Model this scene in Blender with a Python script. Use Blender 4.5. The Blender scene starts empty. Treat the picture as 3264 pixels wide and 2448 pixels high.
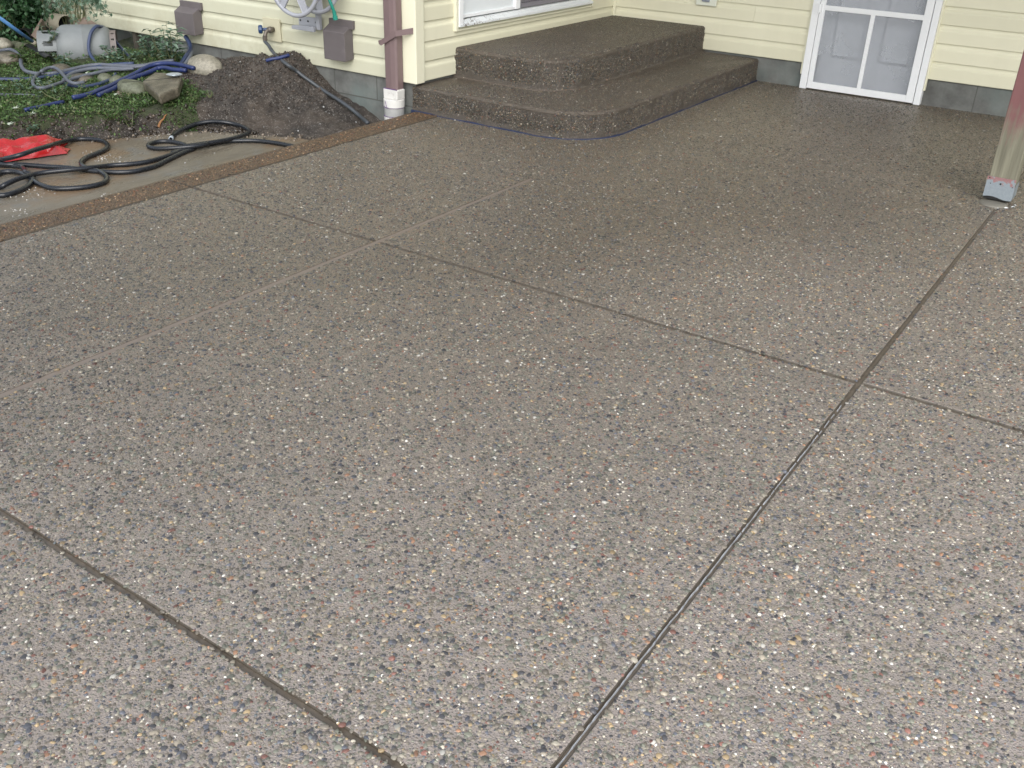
import bpy, math, random
import numpy as np
from mathutils import Vector, Matrix
PI = math.pi
rng = np.random.default_rng(7); random.seed(7)
sc = bpy.context.scene
COL = sc.collection

# ------------------------------------------------------------------ camera
F, YAW, PITCH, ROLL, CAMZ = 3032.34, -0.586996, 0.502501, -0.0326588, 1.52
ca, sa, cb, sb, cg, sg = (math.cos(YAW), math.sin(YAW), math.cos(PITCH), math.sin(PITCH), math.cos(ROLL), math.sin(ROLL))
fw = np.array([sa*cb, ca*cb, -sb]); rt = np.array([ca, -sa, 0.0]); dn = np.cross(fw, rt)
R = np.array([cg*rt + sg*dn, -sg*rt + cg*dn, fw])
CC = np.array([0, 0, CAMZ])
cd = bpy.data.cameras.new('camera'); cam = bpy.data.objects.new('camera', cd); COL.objects.link(cam)
cd.sensor_width = 36; cd.lens = F/3264*36; cd.clip_start = 0.05; cd.clip_end = 2000
M = Matrix(((R[0][0], -R[1][0], -R[2][0], 0), (R[0][1], -R[1][1], -R[2][1], 0), (R[0][2], -R[1][2], -R[2][2], CAMZ), (0, 0, 0, 1)))
cam.matrix_world = M
sc.camera = cam

# ------------------------------------------------------------------ world, sun, exposure
SUN_EL, SUN_AZ = math.radians(38), math.radians(146)      # azimuth measured clockwise from +Y
w = bpy.data.worlds.new('World'); sc.world = w; w.use_nodes = True
nt = w.node_tree; nt.nodes.clear()
sky = nt.nodes.new('ShaderNodeTexSky'); sky.sky_type = 'NISHITA'; sky.sun_disc = False
sky.sun_elevation = SUN_EL; sky.sun_rotation = SUN_AZ
sky.air_density = 1.3; sky.dust_density = 1.5; sky.ozone_density = 1.0
hs = nt.nodes.new('ShaderNodeHueSaturation'); hs.inputs['Saturation'].default_value = 0.34
bg = nt.nodes.new('ShaderNodeBackground'); bg.inputs['Strength'].default_value = 0.15
wo = nt.nodes.new('ShaderNodeOutputWorld')
nt.links.new(sky.outputs[0], hs.inputs['Color']); nt.links.new(hs.outputs[0], bg.inputs[0]); nt.links.new(bg.outputs[0], wo.inputs[0])
sl = bpy.data.lights.new('sun', 'SUN'); sl.energy = 1.0; sl.angle = math.radians(50); sl.color = (1, 0.985, 0.965)
so = bpy.data.objects.new('sun', sl); COL.objects.link(so)
sd = Vector((math.sin(SUN_AZ)*math.cos(SUN_EL), math.cos(SUN_AZ)*math.cos(SUN_EL), math.sin(SUN_EL)))
so.rotation_euler = sd.to_track_quat('Z', 'Y').to_euler()
sc.view_settings.view_transform = 'Standard'; sc.view_settings.look = 'None'
sc.view_settings.gamma = 1; sc.view_settings.use_curve_mapping = False
sc.view_settings.exposure = 0.86

# ------------------------------------------------------------------ measuring helpers (photo pixel -> point on a real plane)
def ray(x, y):
    return np.array([(x-1632)/F, (y-1224)/F, 1.0]) @ R
def pz(p, z=0.0):
    d = ray(*p); return CC + d*(z-CC[2])/d[2]
def py(p, Y):
    d = ray(*p); return CC + d*(Y-CC[1])/d[1]
def px(p, X):
    d = ray(*p); return CC + d*(X-CC[0])/d[0]
def z1(x, y): return (x*.31646, y*.31646)
def z2(x, y): return (x*.31646, 350+y*.31646)
def z3(x, y): return (500+x*.36166, y*.36166)
def z7(x, y): return (x*.15823, y*.15823)
def z8(x, y): return (x*.22604, 400+y*.22604)
def z9(x, y): return (200+x*.22604, 80+y*.22604)

# ------------------------------------------------------------------ object helpers
def prop(o, label=None, cat=None, group=None, kind=None):
    if label: o['label'] = label
    if cat: o['category'] = cat
    if group: o['group'] = group
    if kind: o['kind'] = kind
    return o
def empty(name, loc=(0, 0, 0), **k):
    o = bpy.data.objects.new(name, None); COL.objects.link(o); o.location = loc; o.empty_display_size = .1
    return prop(o, **k)
class MB:
    """collects verts / faces"""
    def __init__(s): s.v = []; s.f = []; s.m = []
    def add(s, v, f, mi=0):
        n = len(s.v); s.v.extend([tuple(map(float, p)) for p in v]); s.f.extend([tuple(n+i for i in q) for q in f]); s.m.extend([mi]*len(f)); return s
    def box(s, a, b, mi=0):
        x0, y0, z0 = a; x1, y1, z1_ = b
        v = [(x0,y0,z0),(x1,y0,z0),(x1,y1,z0),(x0,y1,z0),(x0,y0,z1_),(x1,y0,z1_),(x1,y1,z1_),(x0,y1,z1_)]
        return s.add(v, [(0,3,2,1),(4,5,6,7),(0,1,5,4),(1,2,6,5),(2,3,7,6),(3,0,4,7)], mi)
    def prism(s, prof, a, b, frame):
        """prof: list of 2D pts, extruded from a to b; frame=(u,v) 3D vectors for the profile axes"""
        u, v = np.array(frame[0], float), np.array(frame[1], float); a = np.array(a, float); b = np.array(b, float); n = len(prof)
        vs = [a+u*p[0]+v*p[1] for p in prof] + [b+u*p[0]+v*p[1] for p in prof]
        fs = [(i, (i+1) % n, n+(i+1) % n, n+i) for i in range(n)] + [tuple(range(n))[::-1], tuple(range(n, 2*n))]
        return s.add(vs, fs)
    def tube(s, pts, r, seg=10, cap=True, smooth=6, closed=False):
        P = catmull(pts, smooth) if smooth else np.array(pts, float)
        rr = np.array([r]*len(P)) if np.isscalar(r) else np.interp(np.linspace(0, 1, len(P)), np.linspace(0, 1, len(r)), r)
        T = np.gradient(P, axis=0); T /= np.linalg.norm(T, axis=1)[:, None]+1e-12
        n = np.cross(T[0], [0, 0, 1]); 
        if np.linalg.norm(n) < .1: n = np.cross(T[0], [1, 0, 0])
        n /= np.linalg.norm(n); vs = []
        for i in range(len(P)):
            n = n - T[i]*(n@T[i]); n /= np.linalg.norm(n); b = np.cross(T[i], n)
            for k in range(seg):
                a = 2*PI*k/seg; vs.append(P[i]+rr[i]*(math.cos(a)*n+math.sin(a)*b))
        fs = []
        for i in range(len(P)-1):
            for k in range(seg):
                fs.append((i*seg+k, i*seg+(k+1) % seg, (i+1)*seg+(k+1) % seg, (i+1)*seg+k))
        if cap: fs += [tuple(range(seg))[::-1], tuple((len(P)-1)*seg+k for k in range(seg))]
        return s.add(vs, fs)
    def lathe(s, prof, center, axis, seg=32, up=(0, 0, 1)):
        """prof: (distance along axis, radius)"""
        ax = np.array(axis, float); ax /= np.linalg.norm(ax)
        u = np.cross(ax, up); 
        if np.linalg.norm(u) < .05: u = np.cross(ax, (1, 0, 0))
        u /= np.linalg.norm(u); v = np.cross(ax, u); c = np.array(center, float)
        vs = [c+ax*d+r*(math.cos(2*PI*k/seg)*u+math.sin(2*PI*k/seg)*v) for d, r in prof for k in range(seg)]
        fs = [(i*seg+k, i*seg+(k+1) % seg, (i+1)*seg+(k+1) % seg, (i+1)*seg+k) for i in range(len(prof)-1) for k in range(seg)]
        return s.add(vs, fs)
    def build(s, name, mat, parent=None, smooth=False, bevel=0, bseg=2, **k):
        me = bpy.data.meshes.new(name); me.from_pydata(s.v, [], s.f); me.update()
        for mm in (mat if isinstance(mat, (list, tuple)) else [mat]): me.materials.append(mm)
        if max(s.m, default=0) > 0: me.polygons.foreach_set('material_index', s.m)
        if smooth: me.polygons.foreach_set('use_smooth', [True]*len(me.polygons))
        o = bpy.data.objects.new(name, me); COL.objects.link(o)
        if parent: o.parent = parent; o.matrix_parent_inverse = Matrix.Translation(parent.location).inverted()
        if bevel:
            b = o.modifiers.new('bevel', 'BEVEL'); b.width = bevel; b.segments = bseg; b.limit_method = 'ANGLE'
            b.harden_normals = False
        return prop(o, **k)
def catmull(pts, n):
    P = np.array(pts, float)
    if len(P) < 3: return P
    P = np.vstack([2*P[0]-P[1], P, 2*P[-1]-P[-2]]); out = []
    for i in range(1, len(P)-2):
        p0, p1, p2, p3 = P[i-1:i+3]
        for t in np.linspace(0, 1, n, endpoint=False):
            out.append(.5*((2*p1)+(-p0+p2)*t+(2*p0-5*p1+4*p2-p3)*t*t+(-p0+3*p1-3*p2+p3)*t**3))
    out.append(P[-2]); return np.array(out)

# ------------------------------------------------------------------ material helpers
class N:
    def __init__(s, name):
        s.mat = bpy.data.materials.new(name); s.mat.use_nodes = True; s.t = s.mat.node_tree
        s.b = s.t.nodes['Principled BSDF']; s._c = None
    def n(s, kind, **k):
        x = s.t.nodes.new('ShaderNode'+kind)
        for a, v in k.items():
            if a in x.inputs: x.inputs[a].default_value = v
            else: setattr(x, a, v)
        return x
    def l(s, a, b): s.t.links.new(a, b); return b
    def co(s, scale=(1, 1, 1), rot=(0, 0, 0)):
        tc = s.n('TexCoord'); m = s.n('Mapping'); m.inputs['Scale'].default_value = scale; m.inputs['Rotation'].default_value = rot
        s.l(tc.outputs['Object'], m.inputs['Vector']); return m.outputs[0]
    def noise(s, scale, detail=4, rough=.55, co=None, out='Fac'):
        x = s.n('TexNoise'); x.inputs['Scale'].default_value = scale; x.inputs['Detail'].default_value = detail; x.inputs['Roughness'].default_value = rough
        s.l(co if co is not None else s.co(), x.inputs['Vector']); return x.outputs[out]
    def vor(s, scale, co=None, out='Color', feature='F1', rand=1):
        x = s.n('TexVoronoi'); x.feature = feature; x.inputs['Scale'].default_value = scale; x.inputs['Randomness'].default_value = rand
        s.l(co if co is not None else s.co(), x.inputs['Vector']); return x.outputs[out]
    def ramp(s, fac, stops, interp='LINEAR'):
        x = s.n('ValToRGB'); x.color_ramp.interpolation = interp; e = x.color_ramp.elements
        while len(e) < len(stops): e.new(.5)
        for el, (p, c) in zip(e, stops):
            el.position = p; el.color = (c, c, c, 1) if np.isscalar(c) else (*c, 1)
        s.l(fac, x.inputs[0]); return x.outputs[0]
    def mix(s, fac, a, b, mode='MIX'):
        x = s.n('Mix', data_type='RGBA', blend_type=mode)
        for sock, v in ((x.inputs[0], fac), (x.inputs[6], a), (x.inputs[7], b)):
            if hasattr(v, 'is_output'): s.l(v, sock)
            else: sock.default_value = v if np.isscalar(v) else (*v, 1)
        return x.outputs[2]
    def math(s, op, a, b=0.0, clamp=False):
        x = s.n('Math', operation=op, use_clamp=clamp)
        for sock, v in ((x.inputs[0], a), (x.inputs[1], b)):
            if hasattr(v, 'is_output'): s.l(v, sock)
            else: sock.default_value = v
        return x.outputs[0]
    def set(s, **k):
        for a, v in k.items():
            a = a.replace('_', ' ')
            if hasattr(v, 'is_output'): s.l(v, s.b.inputs[a])
            else: s.b.inputs[a].default_value = v if np.isscalar(v) else (*v, 1)
        return s
    def bump(s, h, strength=.5, dist=.002, normal=None):
        x = s.n('Bump'); x.inputs['Strength'].default_value = strength; x.inputs['Distance'].default_value = dist
        s.l(h, x.inputs['Height'])
        if normal is not None: s.l(normal, x.inputs['Normal'])
        s.l(x.outputs[0], s.b.inputs['Normal']); return x.outputs[0]
def plain(name, col, rough=.5, var=.12, scale=12, metal=0, bump=.0, bscale=300, spec=.5, coat=0):
    m = N(name); f = m.noise(scale, 6, .6)
    m.set(Base_Color=m.mix(f, tuple(c*(1-var) for c in col), tuple(min(1, c*(1+var)) for c in col)), Roughness=m.ramp(m.noise(scale*2, 4), [(.3, max(0.02, rough-.08)), (.7, min(1, rough+.08))]), Metallic=metal)
    m.b.inputs['Specular IOR Level'].default_value = spec; m.b.inputs['Coat Weight'].default_value = coat
    if bump: m.bump(m.noise(bscale, 3), bump, .001)
    return m.mat

def aggregate(name, tint, wet_lo, wet_hi, grain=170, dark=1.0, light_grad=False):
    """sand-and-small-stone matrix of exposed aggregate concrete"""
    m = N(name); co = m.co(); 
    wob = m.noise(60, 2, .5, co, 'Color'); co2 = m.mix(.006, co, wob, 'ADD')
    cells = m.vor(grain, co2, 'Color'); sep = m.n('SeparateColor'); m.l(cells, sep.inputs[0])
    t = np.array(tint)*np.array([1.0, .975, .98])
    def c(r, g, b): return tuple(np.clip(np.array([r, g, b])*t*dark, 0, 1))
    pal = m.ramp(sep.outputs[0], [(0, c(.045, .05, .06)), (.10, c(.11, .105, .095)), (.22, c(.165, .145, .115)), (.42, c(.215, .185, .145)), (.60, c(.15, .145, .115)),
                                  (.72, c(.25, .20, .14)), (.83, c(.10, .105, .11)), (.91, c(.30, .25, .19)), (.965, c(.17, .09, .065)), (.985, c(.50, .46, .39))], 'CONSTANT')
    dst = m.vor(grain, co2, 'Distance'); 
    mort = c(.20, .168, .132)
    edge = m.ramp(dst, [(.30, 0.0), (.55, 1.0)])
    base = m.mix(edge, pal, mort)
    fine = m.noise(900, 2, .7, co); base = m.mix(.45, base, m.ramp(fine, [(.36, c(.05, .045, .04)), (.64, c(.42, .37, .31))]))
    big = m.noise(1.3, 5, .6, co); base = m.mix(m.ramp(big, [(.35, 0.0), (.7, .35)]), base, c(.13, .118, .09))
    mid = m.noise(11, 4, .6, co); base = m.mix(m.ramp(mid, [(.4, 0.0), (.75, .20)]), base, c(.30, .26, .21))
    if light_grad:      # paints house shade and open-side sky sheen into the damp tone
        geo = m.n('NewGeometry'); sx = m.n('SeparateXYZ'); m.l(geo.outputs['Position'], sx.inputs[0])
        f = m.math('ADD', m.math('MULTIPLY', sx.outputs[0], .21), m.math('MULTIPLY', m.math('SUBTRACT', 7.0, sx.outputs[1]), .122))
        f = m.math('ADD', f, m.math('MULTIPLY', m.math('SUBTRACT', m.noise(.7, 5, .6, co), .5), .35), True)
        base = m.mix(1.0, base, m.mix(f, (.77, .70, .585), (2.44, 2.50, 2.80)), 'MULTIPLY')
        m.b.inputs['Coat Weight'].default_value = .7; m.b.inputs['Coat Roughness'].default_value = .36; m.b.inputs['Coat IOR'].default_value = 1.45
    m.set(Base_Color=base, Roughness=m.ramp(m.noise(1.7, 5, .6, co), [(.35, wet_lo), (.65, wet_hi)]))
    m.b.inputs['Specular IOR Level'].default_value = .5
    hgt = m.math('ADD', m.math('MULTIPLY', m.ramp(dst, [(0, 1.0), (.6, 0.0)]), .8), m.math('MULTIPLY', fine, .5))
    m.bump(hgt, .9, .0045)
    return m.mat

def pebble_mat(name, source, mul=(1, 1, 1), rough=.32):
    m = N(name)
    if source == 'INSTANCER':
        a = m.n('Attribute'); a.attribute_type = 'INSTANCER'; a.attribute_name = 'col'; c = a.outputs['Color']
    else:
        a = m.n('ObjectInfo'); c = a.outputs['Color']
    c = m.mix(1.0, c, mul, 'MULTIPLY')
    sp = m.noise(700, 3, .6); c = m.mix(m.ramp(sp, [(.4, 0.0), (.7, .25)]), c, m.mix(1.0, c, (.55, .55, .55), 'MULTIPLY'))
    m.set(Base_Color=c, Roughness=rough); m.bump(m.noise(1500, 2), .15, .0005)
    return m.mat

MAT = {}
MAT['slab'] = aggregate('exposed_aggregate', (1, 1, 1), .36, .56, light_grad=True)
MAT['band'] = aggregate('wet_edge_aggregate', (1.0, .78, .56), .30, .5, grain=120, dark=.50)
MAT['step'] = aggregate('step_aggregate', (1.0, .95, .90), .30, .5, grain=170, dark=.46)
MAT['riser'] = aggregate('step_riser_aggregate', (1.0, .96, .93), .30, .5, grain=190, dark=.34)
MAT['mortar'] = plain('smooth_mortar', (.185, .148, .118), .5, .2, 20, bump=.25)
MAT['joint'] = plain('damp_joint', (.135, .110, .082), .4, .6, 45, bump=.6, bscale=160)
MAT['joint_side'] = plain('grimy_joint_side', (.088, .073, .055), .5, .5, 45, bump=.5, bscale=160)
MAT['ridge'] = plain('pale_joint_paste', (.44, .45, .47), .4, .35, 90)
MAT['peb_i'] = pebble_mat('pebble_scatter', 'INSTANCER'); MAT['peb_o'] = pebble_mat('pebble_single', 'OBJECT')
MAT['filler'] = plain('blue_foam_strip', (.018, .03, .075), .5, .3)

def siding_mat(name='yellow_vinyl_siding', wall_tint=(1, 1, 1)):
    m = N(name); co = m.co()
    base = m.mix(m.noise(2.5, 5, .6, co), (.70, .675, .51), (.75, .73, .565))
    geo = m.n('NewGeometry'); s = m.n('SeparateXYZ'); m.l(geo.outputs['Position'], s.inputs[0])
    low = m.math('SUBTRACT', 1.0, m.math('MULTIPLY', m.math('SUBTRACT', s.outputs[2], .18), 3.0), True)       # splash dirt near the soil
    left = m.math('MULTIPLY', m.math('SUBTRACT', -4.5, s.outputs[0]), .9, True)
    stain = m.ramp(m.noise(7, 6, .7, co), [(.42, 0.0), (.72, 1.0)])
    f = m.math('MULTIPLY', m.math('MULTIPLY', low, left), stain)
    base = m.mix(m.math('MULTIPLY', f, .55), base, (.42, .35, .20))
    sp = m.ramp(m.noise(60, 3, .7, co), [(.70, 0.0), (.76, 1.0)])
    base = m.mix(m.math('MULTIPLY', m.math('MULTIPLY', sp, .5), left), base, (.25, .2, .12))
    streak = m.ramp(m.noise(9, 4, .6, m.co((1, 1, .12))), [(.45, 0.0), (.8, .16)])
    base = m.mix(streak, base, (.52, .5, .38)); oi = m.n('ObjectInfo'); base = m.mix(oi.outputs['Random'], m.mix(1.0, base, (.94, .94, .93), 'MULTIPLY'), base)
    base = m.mix(1.0, base, wall_tint, 'MULTIPLY')
    m.set(Base_Color=base, Roughness=.42); m.bump(m.noise(55, 5, .6, m.co((1, 1, 9))), .12, .001)
    return m.mat
MAT['siding'] = siding_mat(); MAT['siding_a'] = siding_mat('darker_yellow_siding', (.77, .785, .79))  # left wall boards multiplied darker and cooler throughout
MAT['trim'] = plain('cream_trim', (.73, .71, .55), .4, .05, 3)
def found_mat():
    m = N('block_foundation'); co = m.co()
    f = m.noise(6, 6, .65, co); base = m.ramp(f, [(.3, (.085, .085, .08)), (.6, (.16, .165, .155)), (.8, (.2, .215, .21))])
    g = m.ramp(m.noise(2.2, 4, .6, co), [(.5, 0.0), (.7, .7)]); base = m.mix(g, base, (.135, .17, .16))
    m.set(Base_Color=base, Roughness=.75); m.bump(m.noise(180, 4, .7, co), .5, .003); return m.mat
MAT['found'] = found_mat()
def white_paint(name='white_paint', wear=.5):
    m = N(name); co = m.co()
    base = m.mix(m.noise(8, 5, .6, co), (.74, .76, .78), (.84, .85, .86))
    geo = m.n('NewGeometry'); 
    chip = m.ramp(m.noise(38, 5, .75, co), [(.66, 0.0), (.68, 1.0)]); 
    base = m.mix(m.math('MULTIPLY', chip, wear), base, (.22, .18, .15))
    m.set(Base_Color=base, Roughness=.45); m.bump(m.noise(90, 3, .6, m.co((1, 1, .1))), .12, .001); return m.mat
MAT['white'] = white_paint('white_paint', .25)
def sill_mat():
    m = N('chipped_white_sill'); co = m.co()
    s = m.n('SeparateXYZ'); m.l(co, s.inputs[0])
    grad = m.math('MULTIPLY', m.math('SUBTRACT', 6.45, s.outputs[1]), .95, True)          # wear is worst at the near end
    chip = m.ramp(m.math('ADD', m.noise(48, 6, .8, co), m.math('MULTIPLY', grad, .16)), [(.665, 0.0), (.69, 1.0)])
    base = m.mix(m.noise(20, 5, .6, co), (.60, .63, .64), (.76, .79, .80)); base = m.mix(chip, base, (.10, .07, .055))
    m.set(Base_Color=base, Roughness=.5); return m.mat
MAT['sill'] = sill_mat()
MAT['interior_white'] = plain('white_panel', (.72, .76, .78), .35, .03, 2)
MAT['grey_sash'] = plain('grey_sash', (.20, .19, .215), .4, .06)
MAT['dark_interior'] = plain('dark_interior', (.012, .013, .016), .8, .3)
def glass_mat(name, col, rough=.08, alpha=.55):
    m = N(name); m.set(Base_Color=col, Roughness=rough, Alpha=alpha); m.b.inputs['Specular IOR Level'].default_value = .6; return m.mat
MAT['win_glass'] = glass_mat('window_glass', (.10, .10, .12), .06, .55)
def screen_mat():
    m = N('insect_screen'); co = m.co()
    haze = m.noise(2.2, 6, .6, co)
    m.set(Base_Color=m.mix(haze, (.38, .40, .445), (.50, .52, .56)), Roughness=.6, Alpha=m.ramp(haze, [(.2, .36), (.8, .48)])); return m.mat
MAT['screen'] = screen_mat()
MAT['door'] = plain('painted_door', (.54, .57, .61), .4, .06, 5)
MAT['brown'] = plain('brown_painted_metal', (.165, .115, .115), .5, .14, 18, bump=.2, bscale=120)
MAT['brown2'] = plain('faded_brown_plastic', (.115, .10, .102), .55, .25, 14, bump=.25, bscale=150)
def pvc_mat():
    m = N('dirty_white_pvc'); co = m.co()
    dirt = m.ramp(m.noise(28, 6, .75, co), [(.55, 0.0), (.72, 1.0)])
    m.set(Base_Color=m.mix(m.math('MULTIPLY', dirt, .6), (.62, .61, .58), (.25, .21, .17)), Roughness=.35); return m.mat
MAT['pvc'] = pvc_mat(); MAT['purple'] = plain('purple_primer', (.10, .04, .16), .4, .3)
MAT['reel'] = plain('grey_plastic', (.33, .34, .375), .45, .12, 16)
MAT['green_hose'] = plain('green_hose', (.01, .21, .16), .4, .1)
MAT['blackhose'] = plain('black_rubber', (.012, .014, .018), .28, .4, 30)
MAT['dustyhose'] = plain('dusty_grey_hose', (.10, .11, .135), .55, .35, 16)
MAT['bluehose'] = plain('blue_rubber_hose', (.016, .028, .105), .42, .5, 14)
MAT['navyhose'] = plain('dark_blue_hose', (.03, .045, .10), .45, .4, 14)
MAT['bluepole'] = plain('blue_metal_pole', (.08, .20, .42), .35, .12)
MAT['brass'] = plain('weathered_brass', (.14, .12, .10), .45, .4, 60, metal=.5)
MAT['bluevalve'] = plain('blue_valve_handle', (.02, .05, .13), .4, .5, 60)
MAT['tank'] = plain('dull_grey_tank_paint', (.165, .178, .18), .55, .32, 9, bump=.15, bscale=200)
MAT['creampipe'] = plain('cream_plastic_pipe', (.34, .31, .24), .45, .2, 10)
MAT['black'] = plain('black_plastic', (.012, .012, .012), .45, .3)
MAT['rust'] = plain('rusty_sheet', (.20, .15, .12), .6, .3, 10)
MAT['galv'] = plain('galvanised', (.45, .50, .55), .35, .15, 20, metal=.5)
def rock_mat(name, a, b, rough=.7, wet=False):
    m = N(name); co = m.co(); f = m.noise(9, 7, .65, co)
    base = m.mix(m.ramp(f, [(.4, 0.0), (.6, 1.0)]), a, b); base = m.mix(m.ramp(m.noise(60, 5, .75, co), [(.45, 0.0), (.65, .6)]), base, tuple(x*.45 for x in a))
    m.set(Base_Color=base, Roughness=rough); m.bump(m.noise(45, 6, .7, co), .6, .006); return m.mat
MAT['boulder'] = rock_mat('pale_boulder', (.19, .175, .135), (.32, .295, .235), .6)
MAT['flatstone'] = rock_mat('flat_brown_stone', (.055, .046, .033), (.15, .13, .095), .35)
MAT['greenstone'] = rock_mat('greenish_stone', (.08, .085, .05), (.15, .16, .11), .6)
def wood_mat():
    m = N('red_painted_post_wood'); g = m.noise(26, 6, .65, m.co((1, 1, .05))); 
    co = m.co(); s = m.n('SeparateXYZ'); m.l(co, s.inputs[0])
    grain = m.ramp(g, [(.25, (.075, .07, .048)), (.6, (.21, .20, .145)), (.8, (.34, .33, .26))])
    red = m.mix(m.noise(18, 5, .6, m.co((1, 1, .08))), (.13, .045, .05), (.20, .085, .085))
    f = m.math('ADD', m.math('MULTIPLY', m.math('SUBTRACT', s.outputs[2], .30), 3.2), m.math('MULTIPLY', m.math('SUBTRACT', m.noise(30, 6, .7, m.co((1, 1, .06))), .5), 2.4))
    f = m.math('ADD', f, m.math('MULTIPLY', m.math('SUBTRACT', m.noise(5, 3, .6, co), .5), 1.8))
    f = m.ramp(f, [(.2, 0.0), (.8, .93)])
    m.set(Base_Color=m.mix(f, grain, red), Roughness=.7); m.bump(g, .5, .002); return m.mat
MAT['post'] = wood_mat()
def bracket_mat():
    m = N('galvanised_bracket_red_overspray'); co = m.co(); s = m.n('SeparateXYZ'); m.l(co, s.inputs[0])
    f = m.math('ADD', m.math('MULTIPLY', m.math('SUBTRACT', s.outputs[2], .100), 16.0), m.math('MULTIPLY', m.math('SUBTRACT', m.noise(45, 5, .7, co), .5), 2.6))
    f = m.ramp(f, [(.3, 0.0), (.5, .85)])
    base = m.mix(m.noise(120, 5, .8, co), (.17, .20, .225), (.34, .38, .41))
    m.set(Base_Color=m.mix(f, base, (.30, .14, .135)), Roughness=.5, Metallic=.25); return m.mat
MAT['bracket'] = bracket_mat()
MAT['plaster'] = plain('white_plaster_crumbs', (.68, .70, .70), .7, .1)
def soil_mat():
    m = N('wet_soil'); co = m.co()
    f = m.noise(14, 8, .7, co); base = m.ramp(f, [(.28, (.012, .010, .009)), (.5, (.045, .037, .031)), (.72, (.10, .083, .068))])
    big = m.noise(2.6, 4, .6, co); base = m.mix(m.ramp(big, [(.45, 0.0), (.75, .6)]), base, (.13, .098, .072))
    sp = m.vor(210, co, 'Color'); se = m.n('SeparateColor'); m.l(sp, se.inputs[0])
    base = m.mix(m.ramp(se.outputs[0], [(.93, 0.0), (.94, .6)], 'CONSTANT'), base, (.32, .30, .27))
    m.set(Base_Color=base, Roughness=m.ramp(m.noise(9, 5), [(.35, .35), (.6, .8)])); m.bump(m.math('ADD', m.noise(60, 8, .75, co), m.noise(260, 4, .7, co)), .9, .010); return m.mat
MAT['soil'] = soil_mat()
def turf_soil():
    m = N('grassy_soil'); co = m.co()
    base = m.ramp(m.noise(16, 8, .7, co), [(.3, (.020, .020, .010)), (.55, (.045, .055, .022)), (.75, (.085, .07, .045))])
    m.set(Base_Color=base, Roughness=.8); m.bump(m.noise(80, 8, .75, co), .9, .01); return m.mat
MAT['turf'] = turf_soil()
def oldslab_mat():
    m = N('wet_muddy_concrete'); co = m.co(); cs = m.co((1.6, .5, 1), (0, 0, .5))
    base = m.ramp(m.noise(3.2, 6, .6, cs), [(.3, (.10, .080, .050)), (.5, (.155, .122, .076)), (.7, (.20, .168, .118))])
    och = m.ramp(m.noise(2.4, 5, .62, m.co((1.2, .6, 1), (0, 0, .9))), [(.53, 0.0), (.66, .75)]); base = m.mix(och, base, (.19, .10, .028))
    g = m.ramp(m.noise(4.5, 4, .6, co), [(.55, 0.0), (.68, .6)]); base = m.mix(g, base, (.14, .14, .13))
    fine = m.noise(420, 3, .7, co); base = m.mix(.25, base, m.ramp(fine, [(.3, .03), (.7, .3)]))
    m.set(Base_Color=base, Roughness=m.ramp(m.noise(5, 6, .7, cs), [(.35, .16), (.62, .5)]))
    m.bump(m.math('ADD', m.math('MULTIPLY', m.noise(7, 5, .6, co), 1.5), fine), .35, .004); return m.mat
MAT['oldslab'] = oldslab_mat()
def leaf_mat(name, cols, rough=.45):
    m = N(name); a = m.n('Attribute'); a.attribute_name = 'rnd'; 
    st = [(i/(len(cols)-1) if len(cols) > 1 else 0, c) for i, c in enumerate(cols)]
    c = m.ramp(a.outputs['Fac'], st)
    m.set(Base_Color=c, Roughness=rough); m.b.inputs['Subsurface Weight'].default_value = 0
    tr = m.n('BsdfTranslucent'); m.l(c, tr.inputs[0]); mx = m.n('MixShader'); mx.inputs[0].default_value = .25
    out = [n for n in m.t.nodes if n.type == 'OUTPUT_MATERIAL'][0]
    m.l(m.b.outputs[0], mx.inputs[1]); m.l(tr.outputs[0], mx.inputs[2]); m.l(mx.outputs[0], out.inputs[0]); return m.mat
MAT['leaf_dark'] = leaf_mat('dark_green_leaves', [(.018, .05, .018), (.03, .085, .03), (.05, .13, .05), (.09, .17, .085)])
MAT['leaf_grey'] = leaf_mat('grey_green_leaves', [(.05, .10, .06), (.09, .16, .10), (.15, .23, .16), (.24, .32, .25)])
MAT['grass'] = leaf_mat('grass_and_clover', [(.03, .042, .015), (.045, .082, .022), (.07, .145, .034), (.105, .19, .055), (.15, .155, .07)])
MAT['stem'] = plain('weed_stem', (.12, .13, .06), .6, .2)
MAT['dryleaf'] = plain('pale_fallen_leaf', (.38, .42, .34), .6, .15, 30)
MAT['redbag'] = None
def red_mat():
    m = N('red_plastic'); m.set(Base_Color=m.mix(m.noise(10, 4), (.31, .008, .010), (.42, .016, .015)), Roughness=.24); m.b.inputs['Coat Weight'].default_value = .3
    return m.mat
MAT['redbag'] = red_mat()
MAT['roof'] = plain('roof_boards', (.30, .27, .23), .8, .15)
MAT['farground'] = plain('far_lawn', (.05, .075, .03), .9, .4, .8)
MAT['water'] = plain('standing_water', (.10, .08, .06), .03, .2, 5)

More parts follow.
